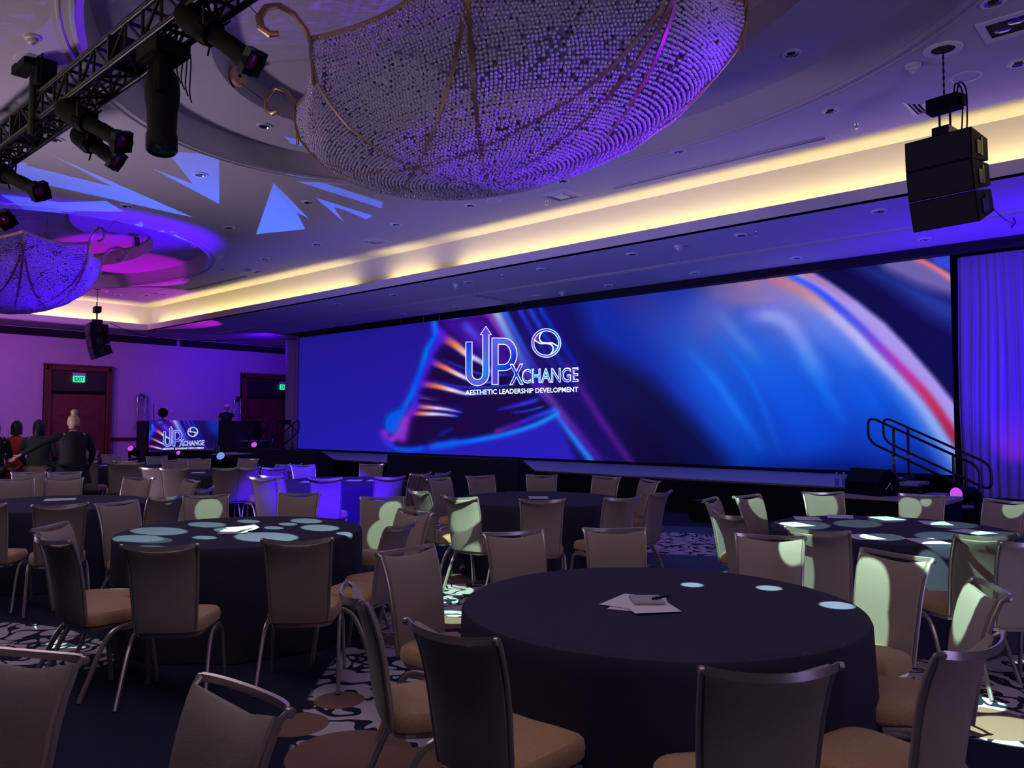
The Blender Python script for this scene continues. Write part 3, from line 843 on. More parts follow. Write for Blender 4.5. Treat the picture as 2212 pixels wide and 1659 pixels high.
# right one: collar at (2037,105) on ceiling
pc = atz(2037, 106, HU)
def drop_at(px, py, ref):
    d = ray(px, py); t = (ref.x*d.x+ref.y*d.y)/(d.x*d.x+d.y*d.y); return (EYE+d*t).z
zt = drop_at(2045, 302, pc)
def face_from(px, a):
    d = ray(px, 914); v = -Vector((d.x, d.y, 0)).normalized(); r_ = Vector((rgt.x, rgt.y, 0))
    n_ = v*math.cos(a)-r_*math.sin(a); return math.atan2(n_.y, n_.x)-math.pi/2
line_array((pc.x, pc.y, zt), face_from(2045, math.radians(30)), 'large black three-box loudspeaker hanging on a chain at right', 1.1, HU-zt)
pc2 = atz(211, 625, HU); zt2 = drop_at(208, 700, pc2)
line_array((pc2.x, pc2.y, zt2), face_from(208, math.radians(58)), 'small far black loudspeaker hanging in front of the left cove', 1.25, HU-zt2)
pc3 = atz(72, 133, HU); zt3 = drop_at(72, 200, pc3)
e = empty('hanging_hoist', (pc3.x, pc3.y, zt3), label='black hoist hanging behind the truss at upper left', cat='hoist')
MB().tube([(0, 0, .35), (0, 0, HU-zt3)], .012, 6).build('chain', M_blackm, e)
MB().box((-.10, -.05, .34), (.46, .16, .15)).box((.12, .08, .2), (.2, .2, .3)).build('motor_body', M_black, e, smooth=False)
MB().tube([(.02, 0, .2), (.02, 0, -.5)], .04, 8).build('pole', M_blackm, e)
MB().tube(catm([(.1, 0, .4), (.2, 0, .5), (.3, .0, .35), (.28, 0, 0)], 6), .01, 6).build('cable', M_black, e)
MB().lathe([(.12, HU-zt3), (.125, HU-zt3-.015), (.19, HU-zt3-.02), (.20, HU-zt3)], n=28, cap=False).build('ceiling_collar', M_white, e)
MB().lathe([(0, HU-zt3-.003), (.121, HU-zt3-.004)], n=24, cap=False).build('collar_opening', M_dark, e)
# cables in the air near ceiling left and right
tag(MB().tube(catm([atd(238, 698, 24), atz(285, 718, HL-.03), atz(340, 730, HL-.08), atz(400, 736, HL-.10), atz(500, 735, HL-.05), atz(640, 733, HL-.30)], 6), .012, 5).build('cable', M_black), 'thin cable swagged from far loudspeaker along the ceiling to the drape', 'cable')
tag(MB().tube(catm([atd(2128, 430, 10.2), atz(2165, 470, HL-.05), atz(2188, 483, HL-.05)], 6), .006, 5).build('cable', M_black), 'thin cable from the right loudspeaker up to the blue ceiling', 'cable')
tag(MB().tube(catm([atz(2188, 470, HL), atz(2190, 486, HL-.03), atd(2145, 520, 14.6), aty(2055, 565, 15.85)], 6), .008, 5).build('cable', M_black), 'thin cable drooping across the black header to the curtain', 'cable')

# ------------------------------------------------------------------ picture shown on the LED screens
def srgb(c): return lin(c)
class Art:
    """flat picture content of the LED screens, painted on a grid of points (x, y in picture units)"""
    def __init__(s, X, Y): s.X, s.Y = X, Y; s.C = np.zeros(X.shape+(3,))
    def blend(s, a, c): s.C = s.C*(1-a[..., None])+np.asarray(c, float)[None]*a[..., None]
    def dist(s, pts):
        D = np.full(s.X.shape, 1e9); T = np.zeros(s.X.shape); n = len(pts)-1
        for i in range(n):
            (x0, y0), (x1, y1) = pts[i], pts[i+1]
            dx, dy = x1-x0, y1-y0; l = dx*dx+dy*dy+1e-9
            t = np.clip(((s.X-x0)*dx+(s.Y-y0)*dy)/l, 0, 1)
            d = np.hypot(s.X-x0-t*dx, s.Y-y0-t*dy); m = d < D
            D = np.where(m, d, D); T = np.where(m, (i+t)/n, T)
        return D, T
    @staticmethod
    def smooth(pts, n=5, closed=False):
        P = [np.array(p, float) for p in pts]; m = len(P); out = []
        for i in range(m if closed else m-1):
            a, b, c, d = (P[i-1] if (closed or i > 0) else P[0]), P[i], P[(i+1) % m], (P[(i+2) % m] if (closed or i+2 < m) else P[-1])
            for k in range(n):
                t = k/n; out.append(tuple(.5*((2*b)+(c-a)*t+(2*a-5*b+4*c-d)*t*t+(3*b-a-3*c+d)*t**3)))
        if not closed: out.append(tuple(P[-1]))
        return out
    def stroke(s, pts, w, cols, a=1.0, p=2.0, wend=None, fade=0.0):
        D, T = s.dist(s.smooth(pts) if len(pts) > 2 else pts)
        ww = w if wend is None else w+(wend-w)*T
        A = a*np.exp(-(D/ww)**p)
        if fade: A = A*np.clip(np.minimum(T, 1-T)/fade, 0, 1)
        k = np.linspace(0, 1, len(cols)); cols = np.asarray(cols, float)
        c = np.stack([np.interp(T, k, cols[:, j]) for j in range(3)], -1) if len(cols) > 1 else np.broadcast_to(cols[0], s.X.shape+(3,))
        s.C = s.C*(1-A[..., None])+c*A[..., None]
    def inside(s, pts, soft=2.0):
        ins = np.zeros(s.X.shape, bool); n = len(pts)
        for i in range(n):
            (x0, y0), (x1, y1) = pts[i], pts[(i+1) % n]
            if y0 == y1: continue
            c = ((y0 > s.Y) != (y1 > s.Y)) & (s.X < (x1-x0)*(s.Y-y0)/(y1-y0)+x0); ins ^= c
        D, _ = s.dist(list(pts)+[pts[0]])
        return np.clip(.5+np.where(ins, D, -D)/(2*soft), 0, 1)
    def poly(s, pts, c, a=1.0, soft=2.0): s.blend(a*s.inside(pts, soft), c)
def Zc(x, y): return (780+x/3.687, 620+y/3.687)
def Zs(L): return [Zc(*p) for p in L]
def paint(X, Y):
    A = Art(X, Y)
    g = np.clip((X-650)/500, 0, 1)[..., None]; h = np.clip((Y-700)/280, 0, 1)[..., None]
    A.C = np.array([27., 20, 132])*(1-g)+np.array([34., 20, 150])*g + h*np.array([6., 6, 34])
    # right part of the picture: dark navy with a wide blue sheet of light
    Q = lambda L: [(1339+x/2.534, 518+y/2.534) for x, y in L]
    right = A.inside([(1150, 500), (2200, 400), (2200, 1200), (1350, 1200), (1290, 1010), (1200, 880), (1180, 700)], 20)
    A.blend(right, (5, 3, 42))
    A.stroke([(1180, 640), (1400, 700), (1500, 640)], 70, [(26, 20, 120)], .6)
    A.stroke([(1250, 680), (1300, 760), (1330, 850)], 55, [(12, 10, 90)], .7)
    A.poly(Q([(-300, 100), (900, 60), (1150, 330), (1500, 700), (1900, 1150), (1850, 1400), (760, 1400), (480, 1080), (150, 760), (-160, 560)]), (10, 40, 165), .95, 26)
    A.stroke(Q([(100, 300), (300, 520), (480, 760), (640, 1000), (780, 1240)]), 62, [(44, 40, 140), (30, 70, 185), (10, 90, 225), (2, 82, 215), (0, 55, 170)], .9, 2.4)
    A.stroke(Q([(560, 420), (760, 640), (960, 880), (1080, 1120), (1150, 1300)]), 85, [(80, 95, 195), (20, 95, 225), (2, 82, 225), (2, 66, 205), (0, 20, 110)], .95, 2.6)
    A.stroke(Q([(1000, 420), (1200, 640), (1380, 860), (1560, 1080), (1680, 1280)]), 85, [(110, 120, 215), (30, 95, 225), (4, 85, 225), (4, 60, 190), (4, 20, 120)], .9, 2.6)
    A.stroke(Q([(760, 1290), (1100, 1300), (1600, 1320)]), 34, [(0, 30, 130), (0, 14, 96), (0, 16, 100)], .85)
    A.stroke(Q([(-150, 700), (120, 900), (400, 1180), (560, 1330)]), 44, [(4, 6, 60), (4, 8, 70), (2, 10, 80), (2, 14, 90)], .6)
    for P, w, c, al in (([(330, 560), (500, 740), (640, 940), (800, 1180)], 11, (30, 120, 245), .6), ([(520, 380), (640, 520), (800, 700)], 13, (90, 140, 225), .45), ([(470, 480), (640, 660), (760, 860), (900, 1220)], 8, (10, 110, 240), .5), ([(900, 560), (1080, 760), (1250, 1040)], 15, (20, 115, 245), .6), ([(1180, 600), (1300, 760), (1460, 980)], 10, (20, 90, 225), .5)):
        A.stroke(Q(P), w, [c], al, 2, fade=.35)
    A.stroke(Q([(420, 200), (700, 240), (980, 230)]), 34, [(66, 54, 130), (160, 115, 155), (175, 135, 175)], .9, 2.4)
    A.stroke(Q([(560, 300), (800, 330), (1020, 320)]), 22, [(110, 95, 165), (150, 125, 185), (160, 140, 205)], .75)
    A.stroke(Q([(660, 420), (820, 415), (930, 470), (1040, 640), (1160, 820)]), 19, [(120, 120, 225), (150, 160, 240), (140, 155, 240), (90, 140, 240), (20, 110, 240)], .85, 2.2, fade=.2)
    A.stroke(Q([(680, 400), (860, 350), (1000, 325), (1120, 400)]), 9, [(110, 90, 210), (120, 110, 225), (140, 130, 230), (140, 140, 240)], .7, fade=.25)
    A.stroke(Q([(1020, 420), (1200, 560), (1340, 720)]), 26, [(110, 135, 230), (90, 130, 235), (40, 100, 225)], .7, fade=.2)
    line = [(900, 180), (1060, 262), (1190, 362), (1320, 478), (1430, 592), (1560, 722), (1700, 880), (1840, 1090), (1930, 1240)]
    outer = [(1000, 150), (1150, 235), (1310, 345), (1450, 455), (1580, 590), (1720, 750), (1850, 915), (1990, 1120)]
    A.poly(Q(outer+[(2300, 1300), (2300, -300), (1000, -300)]), (5, 4, 62), 1.0, 8)
    A.poly(Q([(900, 180), (1060, 262), (1320, 478), (1560, 722), (1840, 1090), (1990, 1300)]+outer[::-1]), (176, 156, 242), .95, 6)
    A.stroke(Q([(1020, 190), (1150, 262), (1290, 362)]), 6, [(190, 110, 140), (170, 120, 180), (170, 150, 235)], .9)
    A.stroke(Q([(x-48, y+36) for x, y in line]), 19, [(200, 110, 120), (205, 140, 150), (200, 185, 240), (200, 195, 250), (190, 185, 245), (170, 180, 245), (150, 175, 245), (150, 160, 235)], .95, 2.4, wend=24)
    A.stroke(Q([(x-100, y+74) for x, y in line]), 20, [(120, 110, 190), (110, 130, 220), (70, 110, 230), (40, 100, 225), (50, 120, 235), (60, 110, 220)], .6)
    A.stroke(Q(line), 7.5, [(60, 110, 245), (50, 85, 245), (50, 75, 240), (90, 80, 230), (140, 60, 210), (185, 50, 160), (195, 40, 80), (165, 30, 60), (150, 30, 70)], .97, 2.4, wend=13)
    A.poly(Q([(1250, 120), (1400, 150), (1640, 240), (1900, 360), (1900, 520), (1700, 420), (1480, 260)]), (40, 60, 165), .8, 20)
    A.poly(Q([(1380, 80), (1620, 90), (1900, 220), (1900, 330), (1640, 250), (1450, 160)]), (120, 105, 180), .9, 12)
    A.stroke(Q([(1600, 95), (1720, 150), (1850, 240)]), 6.5, [(215, 105, 120), (230, 120, 130), (225, 140, 150)], .95)
    A.poly(Q([(1650, 60), (1900, 60), (1900, 205), (1740, 140)]), (45, 75, 225), .95, 5)
    A.poly(Q([(1770, 60), (1900, 60), (1900, 150), (1800, 110)]), (90, 60, 160), .8, 6)
    # broad diagonal ribbon
    rib = [(930, 560), (1180, 560), (1215, 700), (1262, 800), (1320, 900), (1400, 1040), (1262, 1040), (1206, 900), (1160, 800), (1100, 740), (1000, 700)]
    A.poly(rib, (22, 8, 96), 1, 8)
    A.stroke([(1190, 640), (1262, 800), (1360, 960), (1400, 1020)], 30, [(16, 12, 110), (12, 6, 90), (14, 3, 60), (10, 2, 50)], .8)
    A.stroke([(1225, 790), (1300, 910), (1370, 1010)], 9, [(70, 20, 130), (80, 22, 140), (72, 20, 120)], .85)
    A.stroke([(1140, 660), (1180, 730), (1240, 830)], 7, [(30, 80, 230), (20, 50, 200), (30, 20, 130)], .8)
    A.stroke([(1118, 660), (1150, 720), (1200, 800)], 6, [(60, 60, 240), (30, 40, 180), (30, 20, 130)], .8)
    A.stroke([(1160, 655), (1200, 720), (1250, 800)], 6, [(0, 70, 235), (0, 40, 200), (20, 20, 140)], .8)
    A.stroke([(1070, 670), (1100, 730), (1140, 800)], 14, [(190, 200, 250), (110, 150, 240), (50, 60, 190)], .9)
    A.stroke([(1088, 668), (1120, 730), (1160, 800)], 6, [(50, 110, 250), (50, 80, 230), (50, 30, 160)], .8)
    A.stroke([(1048, 672), (1085, 735), (1130, 810), (1180, 890)], 9, [(175, 60, 190), (130, 40, 180), (110, 40, 150), (110, 40, 140)], .85)
    A.stroke([(1022, 680), (1060, 740), (1110, 800)], 12, [(80, 15, 130), (70, 12, 130), (30, 8, 90)], .85)
    A.stroke([(985, 688), (1010, 730), (1060, 790)], 17, [(50, 130, 240), (80, 90, 235), (60, 20, 170)], .85)
    A.stroke([(1200, 890), (1240, 945), (1282, 1000)], 9, [(40, 90, 230), (40, 130, 255), (20, 130, 255)], .95)
    A.stroke([(1172, 840), (1240, 925), (1300, 1000)], 9, [(120, 60, 150), (90, 30, 170), (60, 20, 150)], .8)
    # the folded glass shape
    edge = Zs([(585, 275), (570, 370), (510, 500), (475, 620), (420, 770), (390, 850), (335, 945), (240, 985), (185, 1060), (172, 1140), (190, 1210), (250, 1305), (330, 1310), (420, 1290), (560, 1250), (900, 1210), (1200, 1160), (1400, 1090), (1570, 1020), (1500, 960), (1430, 880)])
    body = Art.smooth(edge, 4)+Zs([(1250, 640), (1150, 470), (1000, 240)])
    A.poly(body, (20, 5, 78), 1, 3)
    A.poly(Zs([(640, 260), (1000, 230), (1150, 480), (1250, 700), (1050, 620), (850, 470), (680, 330)]), (62, 10, 150), .9, 9)
    A.stroke(Zs([(800, 270), (900, 380), (1050, 520)]), 11, [(60, 110, 240), (90, 60, 230), (70, 20, 190)], .8, fade=.3)
    A.poly(Zs([(560, 480), (700, 520), (980, 620), (1250, 800), (1450, 900), (1500, 960), (1200, 1140), (700, 1190), (380, 1260), (310, 1240), (380, 1020), (440, 830)]), (22, 3, 60), .95, 6)
    for P, w in (([(640, 400), (740, 455), (850, 540), (960, 600), (1060, 700)], 10), ([(560, 600), (660, 640), (780, 700), (900, 750), (1050, 760)], 7), ([(480, 775), (600, 790), (720, 820), (840, 850), (980, 850)], 7), ([(440, 955), (540, 960), (680, 975), (800, 1000)], 5.5), ([(410, 1005), (500, 1010), (640, 1015), (770, 1030)], 5.5), ([(430, 880), (520, 890), (620, 905)], 3)):
        A.stroke(Zs([(x, y-16) for x, y in P]), w*.9, [(110, 20, 200), (60, 20, 170), (30, 10, 120)], .8)
        A.stroke(Zs(P), w, [(90, 20, 190), (235, 120, 60), (245, 230, 235), (170, 185, 245), (30, 60, 220)] if w > 4 else [(60, 20, 150), (120, 50, 60), (40, 10, 80)], .97, 3, wend=w*.35)
    for P in ([(620, 560), (800, 640), (1000, 700), (1230, 690)], [(560, 740), (760, 790), (1000, 800), (1250, 770)], [(1060, 980), (1230, 950), (1420, 900)], [(1180, 1005), (1330, 985), (1470, 945)]):
        A.stroke(Zs(P), 2.5, [(20, 30, 170), (30, 60, 230), (20, 110, 245)], .85, fade=.2)
    A.stroke(Zs([(1100, 975), (1280, 930), (1440, 880)]), 5, [(30, 10, 130), (50, 40, 230), (30, 60, 220)], .8, fade=.2)
    A.stroke(Zs([(600, 340), (640, 390), (560, 520), (520, 640), (450, 800), (420, 930), (360, 1060), (330, 1200)]), 11, [(110, 30, 230), (90, 20, 220), (60, 30, 230), (90, 20, 210), (40, 40, 235), (150, 30, 210), (150, 50, 220)], .85)
    A.stroke(Zs([(585, 290), (590, 380), (525, 500), (490, 620), (435, 770), (400, 860), (350, 950)]), 7.5, [(20, 110, 250), (0, 90, 250), (0, 110, 240), (0, 80, 235), (0, 100, 240), (10, 90, 240)], .95)
    A.poly(Art.smooth(Zs([(210, 1015), (275, 975), (350, 955), (360, 1010), (320, 1080), (290, 1150), (240, 1175), (195, 1150), (182, 1090)]), 4, True), (0, 88, 235), .97, 6)
    A.stroke(Zs([(185, 1160), (215, 1215), (255, 1205), (300, 1160), (345, 1060)]), 9, [(140, 40, 220), (175, 50, 215), (150, 60, 225), (130, 60, 190)], .85)
    A.stroke(Zs([(200, 1225), (270, 1285), (380, 1298), (480, 1285)]), 7, [(40, 40, 230), (0, 90, 245), (0, 80, 235)], .9)
    A.stroke(Zs([(600, 1262), (900, 1222), (1150, 1170), (1380, 1100), (1560, 1010)]), 6.5, [(0, 80, 230), (0, 110, 250), (10, 120, 255), (20, 130, 255), (40, 140, 255)], .95)
    A.stroke(Zs([(1080, 1150), (1250, 1090), (1420, 1020), (1540, 980)]), 6, [(110, 30, 150), (70, 20, 200), (30, 60, 245), (30, 110, 250)], .85)
    A.stroke(Zs([(600, 1190), (680, 1150), (740, 1120)]), 5, [(10, 50, 200)], .5, fade=.3)
    A.stroke(Zs([(560, 1275), (650, 1265), (740, 1240)]), 9, [(10, 90, 240)], .7)
    return srgb(np.clip(A.C, 0, 255))

def emis_attr(name, strength=1.0):
    if name in MATS: return MATS[name]
    m = bpy.data.materials.new(name); m.use_nodes = True; MATS[name] = m
    nt = m.node_tree; b = nt.nodes['Principled BSDF']
    at = nt.nodes.new('ShaderNodeAttribute'); at.attribute_name = 'art'
    nt.links.new(at.outputs['Color'], b.inputs['Emission Color']); b.inputs['Emission Strength'].default_value = strength
    b.inputs['Base Color'].default_value = (.01, .01, .012, 1); b.inputs['Roughness'].default_value = .6; b.inputs['Specular IOR Level'].default_value = .2
    return m
M_art = emis_attr('led_picture', 1.0)
def set_art(me, C):
    a = me.attributes.new('art', 'FLOAT_COLOR', 'POINT')
    a.data.foreach_set('color', np.concatenate([C.reshape(-1, 3), np.ones((C.reshape(-1, 3).shape[0], 1))], 1).astype(np.float32).ravel())
def grid_mesh(name, P, C, m):
    """P: (nv, nu, 3) points, C colours"""
    nv, nu = P.shape[:2]; idx = np.arange(nv*nu).reshape(nv, nu)
    F = np.stack([idx[:-1, :-1], idx[:-1, 1:], idx[1:, 1:], idx[1:, :-1]], -1).reshape(-1, 4)
    me = bpy.data.meshes.new(name); me.from_pydata(P.reshape(-1, 3).tolist(), [], F.tolist()); me.materials.append(m); set_art(me, C); me.update(); return me
# picture units <-> main screen plane
SY = 16.0; SX0, SX1, SZ0, SZ1 = -24.85, -3.62, .679, 4.687
Fw, Rw, Uw = [np.array(v) for v in (fwd, rgt, upv)]
def world_to_pic(P):
    d = P-np.array(EYE); z = d @ Fw
    return W_/2+FPX*(d @ Rw)/z, H_/2-FPX*(d @ Uw)/z
e_screen = empty('led_screen', ((SX0+SX1)/2, SY, SZ0), label='huge wide LED screen with glowing glass-fold picture and logo behind the stage', cat='screen')
nu, nv = 1300, 150
# finer where the folded glass shape is
q = np.linspace(0, 1, nu); xs_ = SX0+(SX1-SX0)*q
Xg, Zg = np.meshgrid(xs_, np.linspace(SZ0, SZ1, nv))
Pg = np.stack([Xg, np.full_like(Xg, SY), Zg], -1)
px_, py_ = world_to_pic(Pg)
Cg = paint(px_, py_)
org = np.array([(SX0+SX1)/2, SY, SZ0])
me = grid_mesh('display', Pg-org, Cg, M_art); o = bpy.data.objects.new('display', me); COL.objects.link(o); o.parent = e_screen
MB().box((0, .09, (SZ1-SZ0)/2), (SX1-SX0, .16, SZ1-SZ0)).build('cabinet', M_black, e_screen, smooth=False)
MB().box((0, .05, -.04), (SX1-SX0+.05, .14, .075)).build('base_rail', M_black, e_screen, smooth=False)

# the lettering on the screens, described in picture units, mapped by fn to a plane (u, v)
M_wht = mat('letter_white_light', (0, 0, 0), .5, emit=(0.75, 0.85, 1.0), estr=1.15)
def stroke_mesh(name, paths, w, off, fn, colfn, parent, push, closed=False, k=1):
    V = []; F = []
    for path in paths:
        P = [Vector((p[0], p[1])) for p in path]; n = len(P); base = len(V)
        for i, p in enumerate(P):
            if closed: a, b = P[i-1], P[(i+1) % n]
            else: a, b = P[max(i-1, 0)], P[min(i+1, n-1)]
            d = (b-a).normalized(); nn = Vector((-d.y, d.x))
            # mitre
            if 0 < i < n-1 or closed:
                d1 = (p-P[i-1]).normalized(); c_ = max(.5, abs(d.dot(d1)))
            else: c_ = 1
            V.append(p+nn*(w/c_)); V.append(p-nn*(w/c_))
        for i in range(n-1 if not closed else n):
            j = (i+1) % n; F.append((base+2*i, base+2*i+1, base+2*j+1, base+2*j))
    pts = [fn(v.x, v.y, push) for v in V]
    me = bpy.data.meshes.new(name); me.from_pydata(pts, [], F)
    if colfn:
        me.materials.append(M_art); set_art(me, srgb(np.array([colfn(v.x, v.y) for v in V], float)))
    else: me.materials.append(M_wht)
    o = bpy.data.objects.new(name, me); COL.objects.link(o); o.parent = parent; return o
def arcp(cx, cy, rx, ry, a0, a1, n=18): return [(cx+rx*math.cos(math.radians(a)), cy+ry*math.sin(math.radians(a))) for a in np.linspace(a0, a1, n)]
def holo(x, y):
    t = .5+.5*math.sin(x*.045+y*.03); u = .5+.5*math.sin(x*.02-y*.055+1.2)
    a = np.array([15, 25, 215.])*(1-t)+np.array([0, 165, 235.])*t
    b = np.array([150, 60, 215.])
    return a*(1-.65*u*u*u)+b*.65*u*u*u
def logo(parent, fn, push0, d):
    """d: which way is toward the viewer (step of depth)"""
    s = lambda k: push0+k*d
    # U with arrow, P; drawn as white outline under coloured fill
    U = [(1013, 738)]+[(1013, 800)]+arcp(1031.3, 807, 18.3, 19.5, 180, 0, 16)+[(1049.6, 718)]
    Pst = [(1069.4, 831.5), (1069.4, 729.2)]; Pbw = [(1066, 737), (1080, 737)]+arcp(1088, 765.5, 22, 28.5, -90, 90, 14)+[(1070, 794)]
    stroke_mesh('letter_u_outline', [U], 7.6, 0, fn, None, parent, s(1)); stroke_mesh('letter_u', [[(1013, 739.5)]+U[1:]], 5.8, 0, fn, holo, parent, s(2))
    tri = lambda g: [(1050-14-g*1.8, 723+g*.8), (1050, 703-g*1.5), (1050+14+g*1.8, 723+g*.8)]
    for nm, g, mcol, kk in (('arrow_head_outline', 0, None, 1), ('arrow_head', -1.6, holo, 3)):
        T = [(p[0]+7.5-.3, p[1]) for p in tri(g)] if False else [(1057.5-13-g*1.5, 723.5+g*.7), (1057.5, 703.5-g*1.6), (1057.5+13+g*1.5, 723.5+g*.7)]
        T = [(x_-7.9, y_) for x_, y_ in T]
        me = bpy.data.meshes.new(nm); me.from_pydata([fn(x_, y_, s(kk)) for x_, y_ in T], [], [(0, 1, 2)])
        if mcol: me.materials.append(M_art); set_art(me, srgb(np.array([mcol(*p) for p in T], float)))
        else: me.materials.append(M_wht)
        o = bpy.data.objects.new(nm, me); COL.objects.link(o); o.parent = parent
    stroke_mesh('letter_p_outline', [Pst, Pbw], 7.6, 0, fn, None, parent, s(1.4)); stroke_mesh('letter_p', [[(1069.4, 829.7), (1069.4, 731)], [(1066, 737)]+Pbw[1:]], 5.8, 0, fn, holo, parent, s(2.4))
    # round emblem with an S curve
    cx, cy, rx, ry = 1180, 741, 31, 30.5
    stroke_mesh('emblem_ring_outline', [arcp(cx, cy, rx-2, ry-2, 0, 345, 40)], 3.2, 0, fn, None, parent, s(1), closed=True)
    stroke_mesh('emblem_ring', [arcp(cx, cy, rx-2, ry-2, 0, 345, 40)], 1.5, 0, fn, holo, parent, s(2), closed=True)
    S1 = [(1151, 733), (1160, 738), (1168, 742), (1180, 742), (1190, 744), (1195, 752), (1192, 762), (1184, 770)]
    S2 = [(1209, 750), (1200, 745), (1192, 741), (1180, 741), (1170, 739), (1165, 731), (1168, 721), (1176, 712)]
    for nm, pth in (('emblem_curve', S1), ('emblem_curve', S2)):
        C_ = [tuple(v)[:2] for v in catm([(a_, b_, 0) for a_, b_ in pth], 4)]
        stroke_mesh(nm, [C_], 1.5, 0, fn, None, parent, s(1.2))
    stroke_mesh('emblem_tail', [[(1155, 733), (1160, 722), (1168, 716)]], 4.2, 0, fn, lambda x, y: (150, 50, 210), parent, s(.6))
    stroke_mesh('emblem_tail', [[(1204, 750), (1200, 760), (1190, 767)]], 4.2, 0, fn, lambda x, y: (0, 130, 220), parent, s(.6))
    # word lines
    def word(txt, x0, y0, x1, y1, x1b, nm, mm, off, push, colfn=None):
        """box corners: left-bottom (x0,y0), left-top y1, right end x1 (baseline y at right x1b)"""
        me = text_mesh(txt, 1.0, nm, mm, 0, off, fit=(1.0, 1.0))
        co = np.empty(len(me.vertices)*3); me.vertices.foreach_get('co', co); co = co.reshape(-1, 3); out = []; pc_ = []
        for u, v, _ in co:
            X_ = x0+(x1-x0)*u; Y_ = (y0+(x1b-y0)*u)+(y1-y0)*v
            out += list(fn(X_, Y_, push)); pc_.append((X_, Y_))
        me.vertices.foreach_set('co', out)
        if colfn:
            me.materials.clear(); me.materials.append(M_art); set_art(me, srgb(np.array([colfn(*p) for p in pc_], float)))
        me.update()
        o = bpy.data.objects.new(nm, me); COL.objects.link(o); o.parent = parent
    word('X', 1100, 832, 1131, 786, 831, 'letter_x_outline', M_wht, .035, s(2.8)); word('X', 1102.5, 830, 1128.5, 789, 829, 'letter_x', M_wht, .0, s(3.4), holo)
    word('CHANGE', 1127, 829, 1249.5, 797, 825, 'word_outline', M_wht, .028, s(1)); word('CHANGE', 1129.5, 827, 1247, 799.5, 823.5, 'word_fill', M_wht, -.012, s(2), holo)
    word('AESTHETIC LEADERSHIP DEVELOPMENT', 1005, 853.5, 1249, 842.5, 846.5, 'tagline', M_wht, .022, s(2))
def fn_main(x, y, push):
    p = aty(x, y, SY-push); return (p.x-org[0], p.y-org[1], p.z-org[2])
logo(e_screen, fn_main, .002, .003)

# ------------------------------------------------------------------ stage
ZS = .61; SFY = 12.74; SX_L, SX_R = -25.0, -4.35
e = empty('stage', ((SX_L+SX_R)/2, 14.4, 0), label='long low stage with grey deck and black skirt under the big screen', cat='stage')
ox = (SX_L+SX_R)/2; oy = 14.4
nx = 9; wx = (SX_R-SX_L)/nx; ny = 3; wyy = (16.3-SFY)/ny
pan = MB().box((0, 0, 0), (wx-.012, wyy-.012, .04)).mesh('deck_panel', M_deck, False)
for i in range(nx):
    for j in range(ny):
        o = bpy.data.objects.new('deck_panel', pan); COL.objects.link(o); o.parent = e
        o.location = (SX_L+(i+.5)*wx-ox, SFY+(j+.5)*wyy-oy, ZS-.02)
MB().box((0, .03, (ZS-.045)/2), (SX_R-SX_L-.04, 16.25-SFY-.02, ZS-.045)).build('platform_core', M_black, e, smooth=False)
# pleated skirt
def pleat(mb, p, q, z0, z1, amp=.02, wl=.16, flip=1):
    p, q = Vector(p), Vector(q); L_ = (q-p).length; d = (q-p)/L_; n_ = Vector((d.y, -d.x, 0))*flip
    N = int(L_/wl*6); V = []
    for i in range(N+1):
        s_ = L_*i/N; a_ = amp*math.sin(2*math.pi*s_/wl+.7*math.sin(s_*1.7))
        for z, k in ((z1, .35), ((z0+z1)/2, .8), (z0, 1.0)):
            V.append(p+d*s_+n_*(a_*k+.012)+Vector((0, 0, z)))
    F = []
    for i in range(N):
        for j in range(2): F.append((i*3+j, i*3+j+1, i*3+4+j, i*3+3+j))
    mb.add(V, F)
mb = MB(); pleat(mb, (SX_L-ox, SFY-.01-oy, 0), (SX_R-ox, SFY-.01-oy, 0), 0, ZS-.03); pleat(mb, (SX_R+.01-ox, SFY-oy, 0), (SX_R+.01-ox, 16.2-oy, 0), 0, ZS-.03); mb.build('skirt', M_drape, e)
MB().box((0, SFY-.008-oy, ZS-.01), (SX_R-SX_L, .012, .02)).build('front_edge', mat('edge_trim_bronze', (.25, .18, .14), .4, .5), e, smooth=False)
# black header above the screen
tag(MB().box(((-14.5+XR)/2, 15.86, 4.77), (XR+14.5, .2, .17)).build('header_valance', M_drape, smooth=False), 'black header band between ceiling and top of the screen', 'valance')
tag(MB().box(((-19.5), 16.5, 5.15), (8.6, .06, .9)).build('hanging_border', M_drape, smooth=False), 'dark border behind the gap above the left part of the screen', 'valance')
for k, (px, py) in enumerate(((868, 690), (915, 680), (948, 668))):
    p = aty(px, py, 16.3)
    tag(MB().tube([(p.x, p.y, 4.55), (p.x+.1*k-.1, p.y, 5.585)], .02, 6).build('rigging_strut', M_chrome), 'thin metal rigging strut in the gap above the screen, %s' % ('left', 'middle', 'right')[k], 'strut')
# draped masks in front of the stage
def wedge(x0, x1, lb):
    e = empty('monitor_mask', ((x0+x1)/2, 12.3, 0), label=lb, cat='black box')
    hw = (x1-x0)/2
    P = [(-.18, 0), (-.16, .84), (-.13, .86), (-.08, .86), (.34, .62), (.36, 0)]
    rings = [[(x_, y_, z_) for y_, z_ in P] for x_ in (-hw, hw)]
    MB().loft(rings).build('draped_box', M_drape, e, smooth=False)
wedge(-15.0, -10.76, 'long black draped box standing against the stage front in the middle')
wedge(-22.1, -17.9, 'long black draped box standing against the stage front at left')
